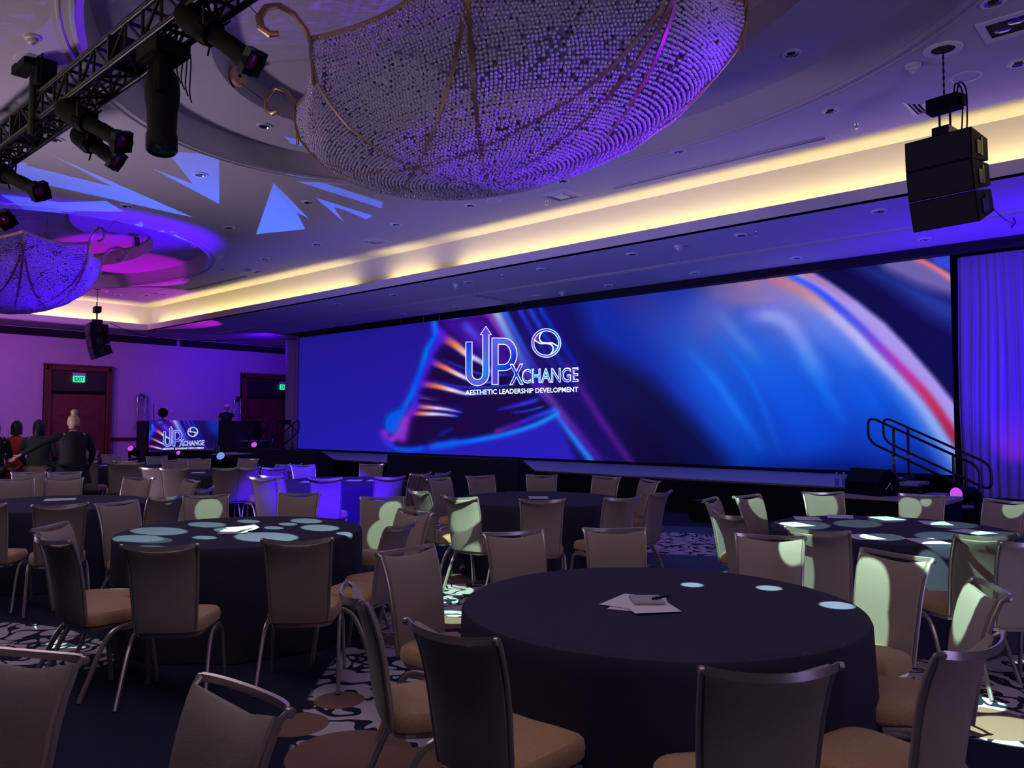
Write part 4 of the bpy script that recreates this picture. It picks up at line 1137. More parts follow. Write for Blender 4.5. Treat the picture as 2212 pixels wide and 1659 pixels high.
# right forestage deck and stair with handrails
e = empty('forestage_deck', (-3.5, 12.3, 0), label='low black side deck at right end of the stage', cat='platform')
MB().box((0, -.05, .545), (1.45, .86, .05)).build('deck_panel', M_deck, e, smooth=False)
MB().box((0, -.05, .26), (1.42, .82, .52)).build('box_front', M_black, e, smooth=False)
def rail_path(P, r=.13):
    """rounded loop through corner points"""
    out = []; n = len(P); P = [Vector(p) for p in P]
    for i in range(n):
        a, b, c = P[i-1], P[i], P[(i+1) % n]
        u, w = (a-b).normalized(), (c-b).normalized()
        for t in np.linspace(0, 1, 6):
            p0, p1, p2 = b+u*r, b, b+w*r
            out.append(p0*(1-t)**2+p1*2*t*(1-t)+p2*t*t)
    out.append(out[0]); out.append(out[1]); return out
def stair(ox_, y0, y1, sgn, lb, ztop=ZS):
    e = empty('stage_stairs', (ox_, (y0+y1)/2, 0), label=lb, cat='stairs')
    for k in range(3):
        z = ztop-.19*(k+0)-.05; x = sgn*(.18+.34*k)
        MB().box((x, 0, z), (.34, y1-y0-.1, .045)).build('tread', M_deck, e, smooth=False)
    for s_ in (-1, 1):
        yy = s_*(y1-y0)/2
        rings = [[(sgn*0.0, yy+t, 0), (sgn*.0, yy+t, ztop-.08), (sgn*.3, yy+t, ztop-.10), (sgn*1.12, yy+t, .10), (sgn*1.12, yy+t, 0)] for t in (-.02, .02)]
        MB().loft(rings).build('stringer', M_blackm, e, smooth=False)
        h = .95
        L = [(sgn*-.42, yy, ztop+h+.18), (sgn*1.30, yy, ztop+h-.65), (sgn*1.30, yy, ztop+h-1.10), (sgn*-.42, yy, ztop+h-.27)]
        rl = MB().tube(rail_path(L, .17), .022, 8, cap=False).build('handrail', M_blackm, e)
        for x, zt in ((0.0, ztop+h-.02), (.92, ztop+h-.46)):
            MB().tube([(sgn*x, yy, zt), (sgn*x, yy, max(.0, ztop-.1-.45*x) if x else ztop-.03)], .022, 8).build('post', M_blackm, e)
        MB().box((0, yy, ztop+.40), (.06, .07, .05)).box((0, yy, ztop+.33), (.05, .06, .04)).build('clamp', M_chrome, e, smooth=False)
        MB().lathe([(.10, 0), (.09, .03), (.03, .12), (.025, .16)], (0, yy, ztop), 12).build('post_foot', M_blackm, e)
stair(-4.25, 14.6, 15.45, 1, 'black stair with two looped handrails at the right end of the stage')
stair(-24.75, 14.9, 15.7, -1, 'black stair with looped handrails at the far left end of the stage')
# wedge monitor speaker on the right deck
def wedge_monitor(loc, rz, lb, s=1.0):
    e = empty('stage_monitor', loc, rz, label=lb, cat='loudspeaker')
    P = [(-.24, 0), (-.24, .14), (-.05, .40), (.08, .40), (.22, .20), (.22, 0)]
    MB().loft([[(x_*s, y_*s, z_*s) for y_, z_ in P] for x_ in (-.32, .32)]).build('cabinet', M_black, e, smooth=False)
    MB().box((0, -.15*s, .28*s), (.58*s, .012, .28*s), rx=math.radians(-36.2)).build('grille', M_blackm, e, smooth=False)
    for s_ in (-1, 1): MB().tube([(s_*.33*s, -.05*s, .1*s), (s_*.34*s, 0, .2*s), (s_*.33*s, .08*s, .1*s)], .01, 5).build('side_handle', M_chrome, e)
wedge_monitor((-3.85, 12.15, .571), math.radians(155), 'black wedge monitor speaker on the right side deck', .95)
pw = atz(1150, 1033, .25)
wedge_monitor((-11.0+.3, 11.95, 0), 0.3, 'small black wedge monitor on the floor at the corner of the middle black box', .6)
pw = atz(1512, 1128, 0)
tag(MB().box((pw.x, pw.y+.2, .19), (.42, .36, .30)).box((pw.x-.15, pw.y+.2, .02), (.05, .34, .04)).box((pw.x+.15, pw.y+.2, .02), (.05, .34, .04)).build('subwoofer_box', M_black, smooth=False), 'low black box on the carpet in front of the stage skirt, right of centre', 'black box')
# water bottles on the stage edge
for k, px in enumerate((1804, 1819)):
    p = atz(px, 1050, ZS)
    e = empty('water_bottle', (p.x, p.y+.08, ZS), label='clear water bottle with blue label on stage edge, %s of the pair' % ('left', 'right')[k], cat='bottle')
    MB().lathe([(0, 0), (.030, .0), (.032, .01), (.032, .13), (.028, .155), (.012, .185), (.012, .20)], n=14, cap=False).build('bottle_body', M_glass, e)
    MB().lathe([(.0325, .05), (.0328, .055), (.0328, .105), (.0325, .11)], n=14, cap=False).build('paper_label', mat('blue_label', (.15, .2, .6), .5), e)
    MB().lathe([(.014, .195), (.014, .215), (0, .216)], n=12, cap=False).build('cap', M_white, e)
# curtains
def curtain(x0, x1, y, z0, z1, name, lb, m, wl=.15, amp=.035):
    N = int((x1-x0)/wl*10); V = []; Zs_ = np.linspace(z1, z0, 8)
    for i in range(N+1):
        x = x0+(x1-x0)*i/N
        for j, z in enumerate(Zs_):
            k = .35+.65*min(1, j/3)
            a_ = amp*k*(math.sin(2*math.pi*x/wl+1.3*math.sin(x*2.1))+.35*math.sin(2*math.pi*x/(wl*.43)+j*.2))
            V.append((x+.02*math.sin(z*1.3+x*3), y+a_, z))
    n = len(Zs_); F = [(i*n+j, i*n+j+1, i*n+n+j+1, i*n+n+j) for i in range(N) for j in range(n-1)]
    o = MB().add(V, F).build(name, m, recalc=False); tag(o, lb, 'curtain'); return o
M_curt = mat('pale_curtain', (0.26, 0.22, 0.34), .7, var=.05, scale=4, sheen=.3)
curtain(-3.55, 9.0, 16.15, .30, 4.66, 'stage_curtain', 'tall pleated curtain lit violet to the right of the screen', M_curt)
tag(MB().box((2.9, 16.2, .15), (12.6, .5, .30)).build('curtain_plinth', M_drape, smooth=False), 'low black covered plinth under the violet curtain', 'platform')
curtain(-25.75, -24.95, 16.0, .62, 4.70, 'side_leg_curtain', 'narrow pale drape lit blue at the left end of the screen', M_curt, .26, .04)
tag(MB().box((-24.90, 15.98, 2.66), (.05, .1, 4.1)).build('drape_post', M_champ, smooth=False), 'thin upright post at the left edge of the screen', 'post')

# ------------------------------------------------------------------ floor moving heads
M_lmag = mat('lit_magenta_lens', (.1, 0, .1), .2, emit=(.75, .10, .95), estr=.8)
M_lblu = mat('lit_blue_lens', (0, 0, .1), .2, emit=(.2, .4, 1.0), estr=.8)
FH = []
def floor_head(px, py, D, dirn, lb, m, s=.78, case=True):
    p = atd(px, py, D); zc = p.z
    base = zc-.40*s
    if base < .13: base = 0.0
    if case and base > .12:
        tag(MB().box((p.x, p.y, base/2-.003), (.62, .62, base-.006)).build('road_case', M_black, smooth=False), 'black case under the moving-head light '+{290: 'left of the booth', 487: 'among the back chairs', 555: 'by the far stair', 391: 'in front of the booth', 2091: 'before the violet curtain'}[px], 'case')
    moving_head((p.x, p.y, base), dirn, lb, m, hang=False, s=s, tilt_len=.45)
    FH.append(p)
floor_head(290, 976, 24.0, (.5, -.55, .35), 'black moving-head light with magenta lens left of the logo booth', M_lmag)
floor_head(487, 996, 17.0, (.55, -.7, .45), 'black moving-head light with pale blue lens among the back chairs', M_lblu)
floor_head(555, 969, 24.0, (.5, -.6, .4), 'black moving-head light with magenta lens by the far stair', M_lmag)
floor_head(391, 984, 23.0, (.5, -.6, .4), 'small black moving-head light with violet lens in front of the logo booth', M_lmag, .55)
floor_head(2091, 1068, 12.4, (-.25, -.75, .05), 'black moving-head light with magenta lens in front of the violet curtain', M_lmag, .9)

# ------------------------------------------------------------------ booth with logo screen and its surroundings
DB = 27.6
c0 = atd(398, 945, DB)
rz = YAW
e_b = empty('dj_booth', (c0.x, c0.y, 0), rz, label='black draped booth with small glowing logo screen at far left', cat='booth')
wpx = DB/FPX
def bx(px): return (px-398)*wpx
zt = 1.61+(914-909.5)*wpx; zb = 1.61-(977.5-914)*wpx
MB().box((0, .45, (zb+zt)/2-.35), (bx(472)-bx(322), .8, zt-zb+.7)).build('table_body', M_black, e_b, smooth=False)
MB().box((bx(309.5), .30, (zt-.02)/2), (bx(320)-bx(299), .9, zt-.02)).build('side_drape', M_drape, e_b, smooth=False); MB().box(((bx(474)+bx(546))/2, .45, (zt-.02)/2), (bx(546)-bx(474), .8, zt-.02)).build('side_drape', M_drape, e_b, smooth=False)
u = np.linspace(322, 472, 260); v = np.linspace(909.5, 977.5, 120); UU, VV = np.meshgrid(u, v)
Cb = paint(1005+(UU-353.0)*2.754, 853-(972.8-VV)*2.92)
P = np.stack([(UU-398)*wpx, np.full_like(UU, -.012), 1.61-(VV-914)*wpx], -1)
me = grid_mesh('display', P[::-1], Cb[::-1], M_art); o = bpy.data.objects.new('display', me); COL.objects.link(o); o.parent = e_b
def fn_b(x, y, push):
    X_ = 353+(x-1005)/2.754; Y_ = 972.8-(853-y)/2.92
    return ((X_-398)*wpx, -.012-push, 1.61-(Y_-914)*wpx)
logo(e_b, fn_b, .003, .003)
def bw(px, py, dy=.4):
    """point above the booth"""
    R_ = Matrix.Rotation(rz, 3, 'Z'); q = R_ @ Vector((bx(px), dy, 0)); return Vector((c0.x+q.x, c0.y+q.y, 1.61-(py-914)*wpx))
p = bw(340, 905); e = empty('desk_fan', (p.x, p.y, zt+.002), rz, label='small black round-headed fan on the left end of the booth', cat='fan')
MB().lathe([(.12, 0), (.12, .02), (.02, .03), (.02, .12)], n=14).build('stand', M_black, e)
MB().lathe([(.13, -.05), (.17, -.03), (.17, .03), (.12, .06)], (0, 0, .27), 18, (.3, -1, 0)).build('fan_head', M_black, e)
p = bw(325, 890, .2); tag(MB().tube([(p.x, p.y, 1.62), (p.x, p.y, 2.25)], .012, 6).lathe([(.1, 0), (.02, .02)], (p.x, p.y, 1.60), 10).build('antenna_pole', M_black), 'thin black upright pole at the left corner of the booth', 'pole')
# risers and cocktail table right of the booth
def blackbox(px0, px1, py_top, D, depth, zb_, name, lb, mtop=None, cat='platform'):
    a_, b_ = atd(px0, py_top, D), atd(px1, py_top, D); c = (a_+b_)/2; w = (b_-a_).length
    e = empty(name, (c.x, c.y, zb_), rz, label=lb, cat=cat)
    MB().box((0, depth/2, (c.z-zb_)/2-.015), (w, depth, c.z-zb_-.03)).build('drape', M_drape, e, smooth=False)
    MB().box((0, depth/2, c.z-zb_-.012), (w+.02, depth+.02, .022)).build('top', mtop or M_deck, e, smooth=False)
    return e
blackbox(393, 456, 971, 21.5, .6, 0, 'covered_table', 'black covered table with pale top in front of the logo booth', M_champ, 'table')
blackbox(456, 518, 981, 20.5, .9, 0, 'low_platform', 'low black platform with lavender top right of the covered table', M_deck)
for k in range(3):
    p = atd(462+5*k, 976, 21.2)
    e = empty('water_bottle', (p.x, p.y, 1.61-(982-914)/FPX*21.2+.03), label='clear water bottle on the low platform by the booth, %s from left' % ORD[k], cat='bottle', group='water bottles on the low platform')
    MB().lathe([(0, 0), (.033, 0), (.034, .15), (.012, .20), (.012, .22), (0, .22)], n=10, cap=False).build('bottle_body', M_glass, e)
blackbox(519, 566, 952, 26.0, .8, .0, 'stair_platform', 'pale topped step platform left of the narrow drape', M_deck)
for k, (a_, b_) in enumerate((((536, 952), (566, 908)), ((556, 958), (590, 905)))):
    A_, B_ = atd(*a_, 25.8), atd(*b_, 25.2)
    tag(MB().tube(catm([A_, A_+(B_-A_)*.4+Vector((0, 0, .1)), B_, B_+Vector((.15, .1, -.25)), B_+Vector((.1, .1, -.8)), Vector((B_.x+.1, B_.y+.1, 0.0))], 5), .02, 6).build('grab_rail', M_blackm), 'black tubular rail by the step platform, %s one' % ('left', 'right')[k], 'handrail')
e = empty('camera_tripod', atd(612, 972, 24), rz, label='black tripod head with arm before the blue lit drape', cat='tripod')
zz = e.location.z; e.location.z = ZS*0
MB().tube([(0, 0, 0), (.0, 0, zz+.9)], .02, 6).tube([(0, 0, .9), (.3, .1, 0)], .014, 6).tube([(0, 0, .9), (-.3, .1, 0)], .014, 6).tube([(0, 0, .9), (0, -.3, 0)], .014, 6).build('stand', M_blackm, e)
MB().box((.06, 0, zz+.85), (.28, .16, .14)).tube([(.1, 0, zz+.85), (.5, 0, zz+.5)], .012, 5).build('head', M_black, e, smooth=False)

# ------------------------------------------------------------------ tables
TABLES = {
 'T1': ((-2.004, 3.252), 'foreground table'),
 'T2': ((-5.752, 3.216), 'left table with teal light circles'),
 'T3': ((-9.138, 2.943), 'dark table at far left'),
 'T4': ((-5.706, 6.786), 'middle table behind the foreground table'),
 'T5': ((-2.008, 6.758), 'right table spread with papers'),
 'T6': ((-9.53, 6.91), 'blue lit table before the stage'),
 'T7': ((-12.825, 6.50), 'back table near the blue-lens light'),
 'T8': ((-16.212, 6.412), 'far table left of the back one'),
 'T9': ((-19.352, 6.277), 'farthest table behind the standing people'),
}
TR = .915; TH = .765
def cloth_mesh(seed):
    R_ = random.Random(seed); n = 120
    ph = [R_.uniform(0, 6.28) for _ in range(4)]
    V = []; rings = [(0, TH+.004), (.3, TH+.004), (.6, TH+.004), (.86, TH+.004), (TR-.02, TH+.003), (TR+.002, TH-.004), (TR+.010, TH-.02), (TR+.012, TH-.08), (TR+.014, .52), (TR+.016, .26), (TR+.02, .008)]
    for i, (r, z) in enumerate(rings[1:]):
        for k in range(n):
            t = 2*math.pi*k/n
            dep = max(0, (TH-z)/TH)
            w = (math.sin(11*t+ph[0])+.6*math.sin(17*t+ph[1])+.4*math.sin(29*t+ph[2]))*.020*dep**.8
            zz = z
            if r < TR-.03: zz = z+.0015*math.sin(5*t+ph[3]+r*9)*(1 if r > .2 else 0)
            V.append(((r+w)*math.cos(t), (r+w)*math.sin(t), zz))
    c = len(V); V.append((0, 0, TH+.004)); F = [(c, k, (k+1) % n) for k in range(n)]
    for i in range(len(rings)-2):
        for k in range(n): F.append((i*n+k, (i+1)*n+k, (i+1)*n+(k+1) % n, i*n+(k+1) % n))
    return MB().add(V, F)
t0 = empty('round_table', (0, 0, 0))
MB().lathe([(0, TH-.025), (TR-.01, TH-.025), (TR-.005, TH-.012), (TR-.01, TH), (0, TH)], n=48, cap=False).build('table_top', mat('plywood', (.35, .24, .14), .6), t0)
for a_ in (0, 90, 180, 270):
    c, s_ = math.cos(math.radians(a_)), math.sin(math.radians(a_))
    MB().tube([(c*.3, s_*.5, TH-.026), (c*.45, s_*.5, 0.01)], .014, 6).build('leg', M_blackm, t0)
freeze(t0)
cl = [cloth_mesh(k).mesh('tablecloth', M_cloth) for k in range(3)]
for i, (k, (c, nm)) in enumerate(TABLES.items()):
    t = t0 if i == 0 else copy_tree(t0)
    t.location = (c[0], c[1], 0); t.rotation_euler = (0, 0, i*.7)
    tag(t, 'round banquet table hidden under a dark cloth, the '+nm, 'table', 'round banquet tables')
    o = bpy.data.objects.new('tablecloth', cl[i % 3]); COL.objects.link(o); o.location = (c[0], c[1], 0); o.rotation_euler = (0, 0, i*1.1)
    tag(o, 'floor-length navy black cloth over the '+nm, 'tablecloth', 'dark tablecloths')

# ------------------------------------------------------------------ chairs
def sup(hw, hd, y0, z, n=24, e_=.45):
    out = []
    for k in range(n):
        t = 2*math.pi*k/n; c, s_ = math.cos(t), math.sin(t)
        x = hw*math.copysign(abs(c)**e_, c); y = hd*math.copysign(abs(s_)**e_, s_)
        x *= 1+.07*(y/hd)                      # a little wider at the front
        out.append((x, y0+y, z))
    return out
def make_chair():
    e = empty('banquet_chair')
    y0 = .03; hw, hd = .212, .215
    MB().loft([sup(hw*.93, hd*.94, y0, .398), sup(hw*1.0, hd*1.0, y0, .410), sup(hw*1.01, hd*1.01, y0, .435), sup(hw*.99, hd*.99, y0, .462), sup(hw*.93, hd*.93, y0, .478), sup(hw*.75, hd*.75, y0, .486), sup(hw*.35, hd*.35, y0, .489)]).build('seat', M_gold, e)
    MB().loft([sup(hw*.9, hd*.92, y0, .378, e_=.4), sup(hw*.92, hd*.94, y0, .397, e_=.4)]).build('seat_frame', M_champ, e, smooth=False)
    # back: path (y, z), half width
    BP = [(-.170, .415, .162), (-.178, .47, .165), (-.190, .56, .170), (-.206, .67, .176), (-.224, .76, .180), (-.246, .83, .184), (-.266, .872, .188), (-.277, .888, .189)]
    rings = []
    for i, (y, z, w) in enumerate(BP):
        a, b = BP[max(i-1, 0)], BP[min(i+1, len(BP)-1)]
        d = Vector((0, b[0]-a[0], b[1]-a[1])).normalized(); nn = Vector((0, d.z, -d.y))
        th = .020 if 0 < i < len(BP)-1 else .012
        R_ = []
        for u, v in [(-1, .0), (-.97, .75), (-.85, 1), (-.4, 1), (0, 1), (.4, 1), (.85, 1), (.97, .75), (1, 0), (.97, -.75), (.85, -1), (.4, -1), (0, -1), (-.4, -1), (-.85, -1), (-.97, -.75)]:
            top = (abs(u)**2.5)*.022*(i/(len(BP)-1))**4 + (.0)
            cv = -.012*(1-u*u)                       # slight hollow across the width
            p = Vector((u*w, y+cv, z+top*1.35))+nn*(v*th)
            R_.append(p)
        rings.append(R_)
    MB().loft(rings).build('backrest', M_taupe, e)
    for s_ in (-1, 1):
        mb = MB()
        pts = [(s_*(w+.006), y-.004, z+(.022 if i == len(BP)-1 else .022*(i/7)**4)) for i, (y, z, w) in enumerate(BP)]
        pts += [(s_*.203, -.302, .926)]
        mb.tube(pts, [.009]*(len(pts)-1)+[.010], 8, upd=(s_, 0, 0))
        mb.lathe([(.0, .0), (.013, .002), (.013, .016), (0, .018)], (s_*.194, -.303, .923), 10, (s_, 0, 0))
        mb.build('back_post', M_champ, e)
    pts = []
    for u in np.linspace(-1, 1, 15):
        pts.append((u*.198, -.303-.050*(1-u*u)**.8, .924-.014*(1-u*u)))
    V = []
    for p in pts:
        for a_, b_ in ((-.005, -.012), (.006, -.009), (.006, .011), (-.003, .014)): V.append((p[0], p[1]+a_, p[2]+b_))
    F = [(i*4+k, i*4+(k+1) % 4, i*4+4+(k+1) % 4, i*4+4+k) for i in range(14) for k in range(4)]+[(3, 2, 1, 0), (56, 57, 58, 59)]
    MB().add(V, F).build('handle_rail', M_champ, e)
    for s_ in (-1, 1):
        P = catm([(s_*.205, .165, .375), (s_*.214, .06, .385), (s_*.220, -.045, .362), (s_*.226, -.115, .28), (s_*.234, -.185, .13), (s_*.240, -.245, .004)], 3)
        MB().tube(P, .016, 8, flat=.75).build('leg', M_champ, e)
        P = catm([(s_*.212, .02, .366), (s_*.216, .13, .368), (s_*.220, .185, .335), (s_*.223, .205, .25), (s_*.227, .225, .12), (s_*.230, .238, .004)], 3)
        MB().tube(P, .015, 8, flat=.75).build('leg', M_champ, e)
    freeze(e); return e
CH = make_chair(); ch_used = [False]
BACKS = []      # where each chair's back stands, for aiming the pattern lamp
def add_chair(x, y, face, label):
    BACKS.append((Vector((x-HB*math.cos(face), y-HB*math.sin(face), 0)), Vector((math.cos(face), math.sin(face), 0))))
    """face: heading angle the sitter looks along"""
    if not ch_used[0]: o = CH; ch_used[0] = True
    else: o = copy_tree(CH)
    o.location = (x, y, 0); o.rotation_euler = (0, 0, face-math.pi/2)
    tag(o, label, 'chair', 'banquet chairs'); return o
HB = .30; TOPZ = .925
def chair_px(px, py, tb, label, lo=1.46, hi=1.78, away=False):
    p = atz(px, py, TOPZ); c = Vector((*TABLES[tb][0], 0))
    d = Vector((p.x-c.x, p.y-c.y, 0)); r = min(max(d.length, lo), hi)
    # keep it on the sight line's bearing as far as the clamp allows
    q = c+d.normalized()*r
    if d.length != r:
        best = None
        b = Vector((p.x, p.y, 0)); 
        for s_ in np.linspace(.75, 1.3, 111):
            w = b*s_; g = abs((w-c).length-min(max((w-c).length, lo), hi))
            sc_ = g*3+abs(s_-1)
            if best is None or sc_ < best[0]: best = (sc_, w)
        q = best[1]
    f = math.atan2(c.y-q.y, c.x-q.x)
    add_chair(q.x+HB*math.cos(f), q.y+HB*math.sin(f), f, label)
def chair_h(a, b, face_xy, label, turn=None):
    A_, B_ = atz(*a, TOPZ), atz(*b, TOPZ); m_ = (A_+B_)/2; d = B_-A_
    g0 = Vector((m_.x, m_.y, 0)); cc = Vector((face_xy[0], face_xy[1], 0))
    if (g0-cc).length < 1.37:                      # keep the seat clear of the cloth
        best = min(((abs(k_-1), k_) for k_ in np.linspace(.85, 1.2, 141) if (g0*float(k_)-cc).length >= 1.37), default=(0, 1))
        m_ = Vector((m_.x*best[1], m_.y*best[1], m_.z))
    f = math.atan2(d.x, -d.y)
    v = Vector((face_xy[0]-m_.x, face_xy[1]-m_.y, 0))
    if v.x*math.cos(f)+v.y*math.sin(f) < 0: f += math.pi
    if turn is not None: f = math.atan2(v.y, v.x)*turn+f*(1-turn) if abs(f-math.atan2(v.y, v.x)) < 3 else f
    add_chair(m_.x+HB*math.cos(f), m_.y+HB*math.sin(f), f, label)
c1, c2, c3, c4, c5 = [TABLES[k][0] for k in ('T1', 'T2', 'T3', 'T4', 'T5')]
tp = 'taupe banquet chair '
chair_h((1518, 1445), (1810, 1437), c1, tp+'nearest the camera, its back filling the bottom centre right')
chair_h((881, 1340), (1073, 1383), c1, tp+'seen from behind at the near left of the foreground table')
chair_h((752, 1258), (782, 1301), c1, tp+'seen edge-on at the left of the foreground table, facing right')
chair_h((830, 1209), (922, 1193), c1, tp+'just behind the edge-on chair at the left of the foreground table')
chair_h((1044, 1169), (1172, 1161), c1, tp+'on the far left side of the foreground table, facing us')
chair_h((1262, 1155), (1392, 1154), c1, tp+'at the far middle of the foreground table, facing us')
chair_h((1593, 1171), (1736, 1179), c1, tp+'at the far right of the foreground table with a lit corner')
chair_h((1867, 1206), (2010, 1230), c1, tp+'right of the foreground table, big pale light patch on its back')
chair_h((2111, 1274), (2165, 1306), c1, tp+'right of the foreground table, seen side-on behind the nearest right one')
chair_h((2036, 1413), (2159, 1369), c1, tp+'at bottom right, seen from behind with seat toward the foreground table')
chair_h((440, 1465), (615, 1535), (-1.9, -.4), tp+'at bottom left centre, facing the camera')
chair_h((-60, 1405), (175, 1425), (-1.9, -.4), tp+'cut off by the bottom left corner')
chair_h((272, 1179), (419, 1177), c2, tp+'seen from behind at near left of the table with teal circles')
chair_h((573, 1166), (711, 1164), c2, tp+'seen from behind at near right of the table with teal circles')
chair_h((85, 1159), (143, 1169), c2, tp+'side-on at the left of the table with teal circles, facing right')
chair_h((81, 1137), (135, 1125), c2, tp+'partly hidden behind the side-on left chair of the teal circle table')
chair_h((203, 1109), (296, 1099), c2, tp+'at the far left of the table with teal circles, angled to it')
chair_h((392, 1087), (497, 1083), c2, tp+'facing us with a bright pale green patch across its back')
chair_h((600, 1078), (692, 1078), c2, tp+'facing us behind the teal circle table, its right corner lit')
chair_h((796, 1088), (857, 1088), c2, tp+'at the far right of the teal circle table, right half brightly lit', turn=.4)
chair_h((840, 1140), (894, 1126), c2, tp+'seen from behind at the right of the teal circle table')
chair_h((881, 1103), (915, 1107), c2, tp+'behind the dark chair at the right of the teal circle table', turn=.6)
chair_h((75, 1092), (185, 1087), c3, tp+'seen from behind at the near side of the dark far left table')
chair_h((331, 1075), (392, 1069), c3, tp+'right of the dark far left table with lit top edge')
chair_h((962, 1071), (1023, 1075), c4, tp+'before the middle table at left, slanting light patch on its back')
chair_h((1127, 1079), (1215, 1079), c4, tp+'seen squarely from behind at the near side of the middle table')
chair_h((1310, 1077), (1379, 1072), c4, tp+'seen from behind at near right of the middle table', turn=.5)
chair_px(1405, 1045, 'T4', tp+'at the right of the middle table, facing left')
chair_px(1428, 1063, 'T4', tp+'side-on at the right of the middle table, nearest the aisle')
chair_px(1037, 1035, 'T4', tp+'at the far left of the middle table, facing us')
chair_px(1170, 1032, 'T4', tp+'at the far middle of the middle table, facing us')
chair_px(1311, 1037, 'T4', tp+'at the far right of the middle table, facing us')
chair_px(903, 1060, 'T4', tp+'side-on left of the middle table with a pale lit back')
chair_px(948, 1044, 'T4', tp+'left of the middle table beside the pale lit one')
chair_h((1704, 1139), (1829, 1149), c5, tp+'before the table with papers at left, left part lit', turn=.5)
chair_h((2060, 1157), (2199, 1155), c5, tp+'seen from behind at near right of the table with papers')
chair_h((1581, 1077), (1645, 1071), c5, tp+'at the far left of the table with papers, its right edge lit', turn=.5)
chair_px(1534, 1084, 'T5', tp+'leftmost at the table with papers, partly hidden')
chair_px(1572, 1110, 'T5', tp+'left of the table with papers, seen from behind and side')
chair_px(1777, 1071, 'T5', tp+'facing us behind the table with papers, mostly lit pale green')
chair_px(1992, 1078, 'T5', tp+'facing us behind the table with papers, with arched light patch')
chair_px(2175, 1090, 'T5', tp+'at the far right of the table with papers, near the right edge')
chair_px(2235, 1175, 'T5', tp+'cut off by the right edge beside the table with papers')
chair_px(803, 1013, 'T6', tp+'tinted violet at the far side of the blue lit table')
chair_px(703, 1041, 'T6', tp+'glowing saturated blue, seen from behind, at the blue lit table')
chair_px(842, 1038, 'T6', tp+'half blue, seen from behind at near right of the blue lit table')
chair_px(565, 1036, 'T6', tp+'glowing blue at the left of the blue lit table')
chair_px(535, 1027, 'T7', tp+'dark edge-on one left of the glowing blue chair')
chair_px(586, 1019, 'T6', tp+'dull one behind the left glowing blue chair')
chair_px(654, 1014, 'T6', tp+'facing us at the far left of the blue lit table')
chair_px(909, 1014, 'T6', tp+'glowing blue beyond the right of the blue lit table')
chair_px(957, 1021, 'T6', tp+'small violet edge-on one right of the glowing blue chair')
chair_px(931, 1030, 'T6', tp+'dark one seen from behind, right of the blue lit table')
chair_px(703, 1041, 'T6', '') if False else None
chair_px(537, 996, 'T7', tp+'facing us at the far right of the back table')
chair_px(490, 1014, 'T7', tp+'dark, seen squarely from behind at the near side of the back table')
chair_px(375, 1015, 'T7', tp+'seen from behind at near left of the back table')
chair_px(430, 998, 'T7', tp+'facing us at the far middle of the back table')
chair_px(408, 987, 'T7', tp+'small one standing behind the far middle chair of the back table')
chair_px(328, 1002, 'T7', tp+'at the left side of the back table')
chair_px(612, 998, 'T7', tp+'right of the back table, standing highest of a cluster', hi=2.6)
chair_px(593, 1010, 'T7', tp+'right of the back table with reclined top rail', hi=2.4)
chair_px(638, 1003, 'T7', tp+'edge-on one with shiny rail, rightmost of the back table cluster', hi=3.0)
chair_px(338, 986, 'T7', tp+'far one left of the covered black table', hi=3.2)
chair_px(372, 995, 'T7', tp+'low one in front of the logo booth', hi=2.4)
chair_px(270, 998, 'T8', tp+'seen from behind at the near side of the far table')
chair_px(184, 1000, 'T8', tp+'at the left of the far table beside the person in black')
chair_px(284, 1012, 'T8', tp+'right of the far table, angled and dark', hi=2.6)
chair_px(261, 1009, 'T8', tp+'narrow edge-on one with shiny rail near the far table', hi=2.6)
chair_px(242, 982, 'T8', tp+'far one with papers heaped on its top rail', hi=2.6)
chair_px(195, 977, 'T9', tp+'farthest one right of the person in black')
chair_px(300, 1041, 'T3', tp+'facing us at the far right of the dark far left table')
chair_px(140, 1042, 'T3', tp+'facing us at the far side of the dark far left table')
chair_px(33, 1035, 'T3', tp+'at the left edge beyond the dark far left table', hi=2.6)
chair_px(62, 1016, 'T3', tp+'beside the red trousers, behind the left edge chair', hi=3.2)
chair_px(97, 998, 'T8', tp+'side-on one between the person in green and the person in black', hi=4.5)
chair_px(140, 1020, 'T3', tp+'with a white paper on its top, below the person in black', hi=3.2)
chair_px(415, 1043, 'T3', tp+'violet tinted one right of the dark far left table', hi=3.0)
chair_px(443, 1055, 'T3', tp+'small tilted one with a bright blue edge, right of the violet one', hi=2.9)
chair_px(-45, 1115, 'T3', tp+'at the left edge of which mostly the seat and front legs show')

# ------------------------------------------------------------------ papers and pen
def paper(x, y, z, rzz, lb, w=.216, h=.279, curl=0.0, m=None, grp=None):
    n = 4; V = []
    for i in range(n+1):
        for j in range(n+1):
            u, v_ = i/n-.5, j/n-.5
            V.append((u*w, v_*h, .0012+curl*(max(0, u)*2)**2+.002*abs(math.sin(i*1.7+j+rzz))*(curl > 0)))
    F = [(i*(n+1)+j, (i+1)*(n+1)+j, (i+1)*(n+1)+j+1, i*(n+1)+j+1) for i in range(n) for j in range(n)]
    o = MB().add(V, F).build('paper_sheet', m or M_paper, recalc=False); o.location = (x, y, z); o.rotation_euler = (0, 0, rzz)
    tag(o, lb, 'paper', grp); return o
ZT = TH+.0065
def paper_px(px, py, rzz, lb, z=ZT, **k):
    p = atz(px, py, z); return paper(p.x, p.y, z, rzz, lb, **k)
M_paperg = mat('grey_note_paper', (0.40, 0.38, 0.42), .8)
for k, (px, py, r_) in enumerate(((1378, 1306, .35), (1392, 1302, .62), (1368, 1300, .15), (1400, 1308, .9))):
    paper_px(px, py, r_, 'white paper sheet in the fanned pile on the foreground table, %s' % ('bottom one', 'second from bottom', 'third from bottom', 'second from top')[k], z=ZT+.0016*k)
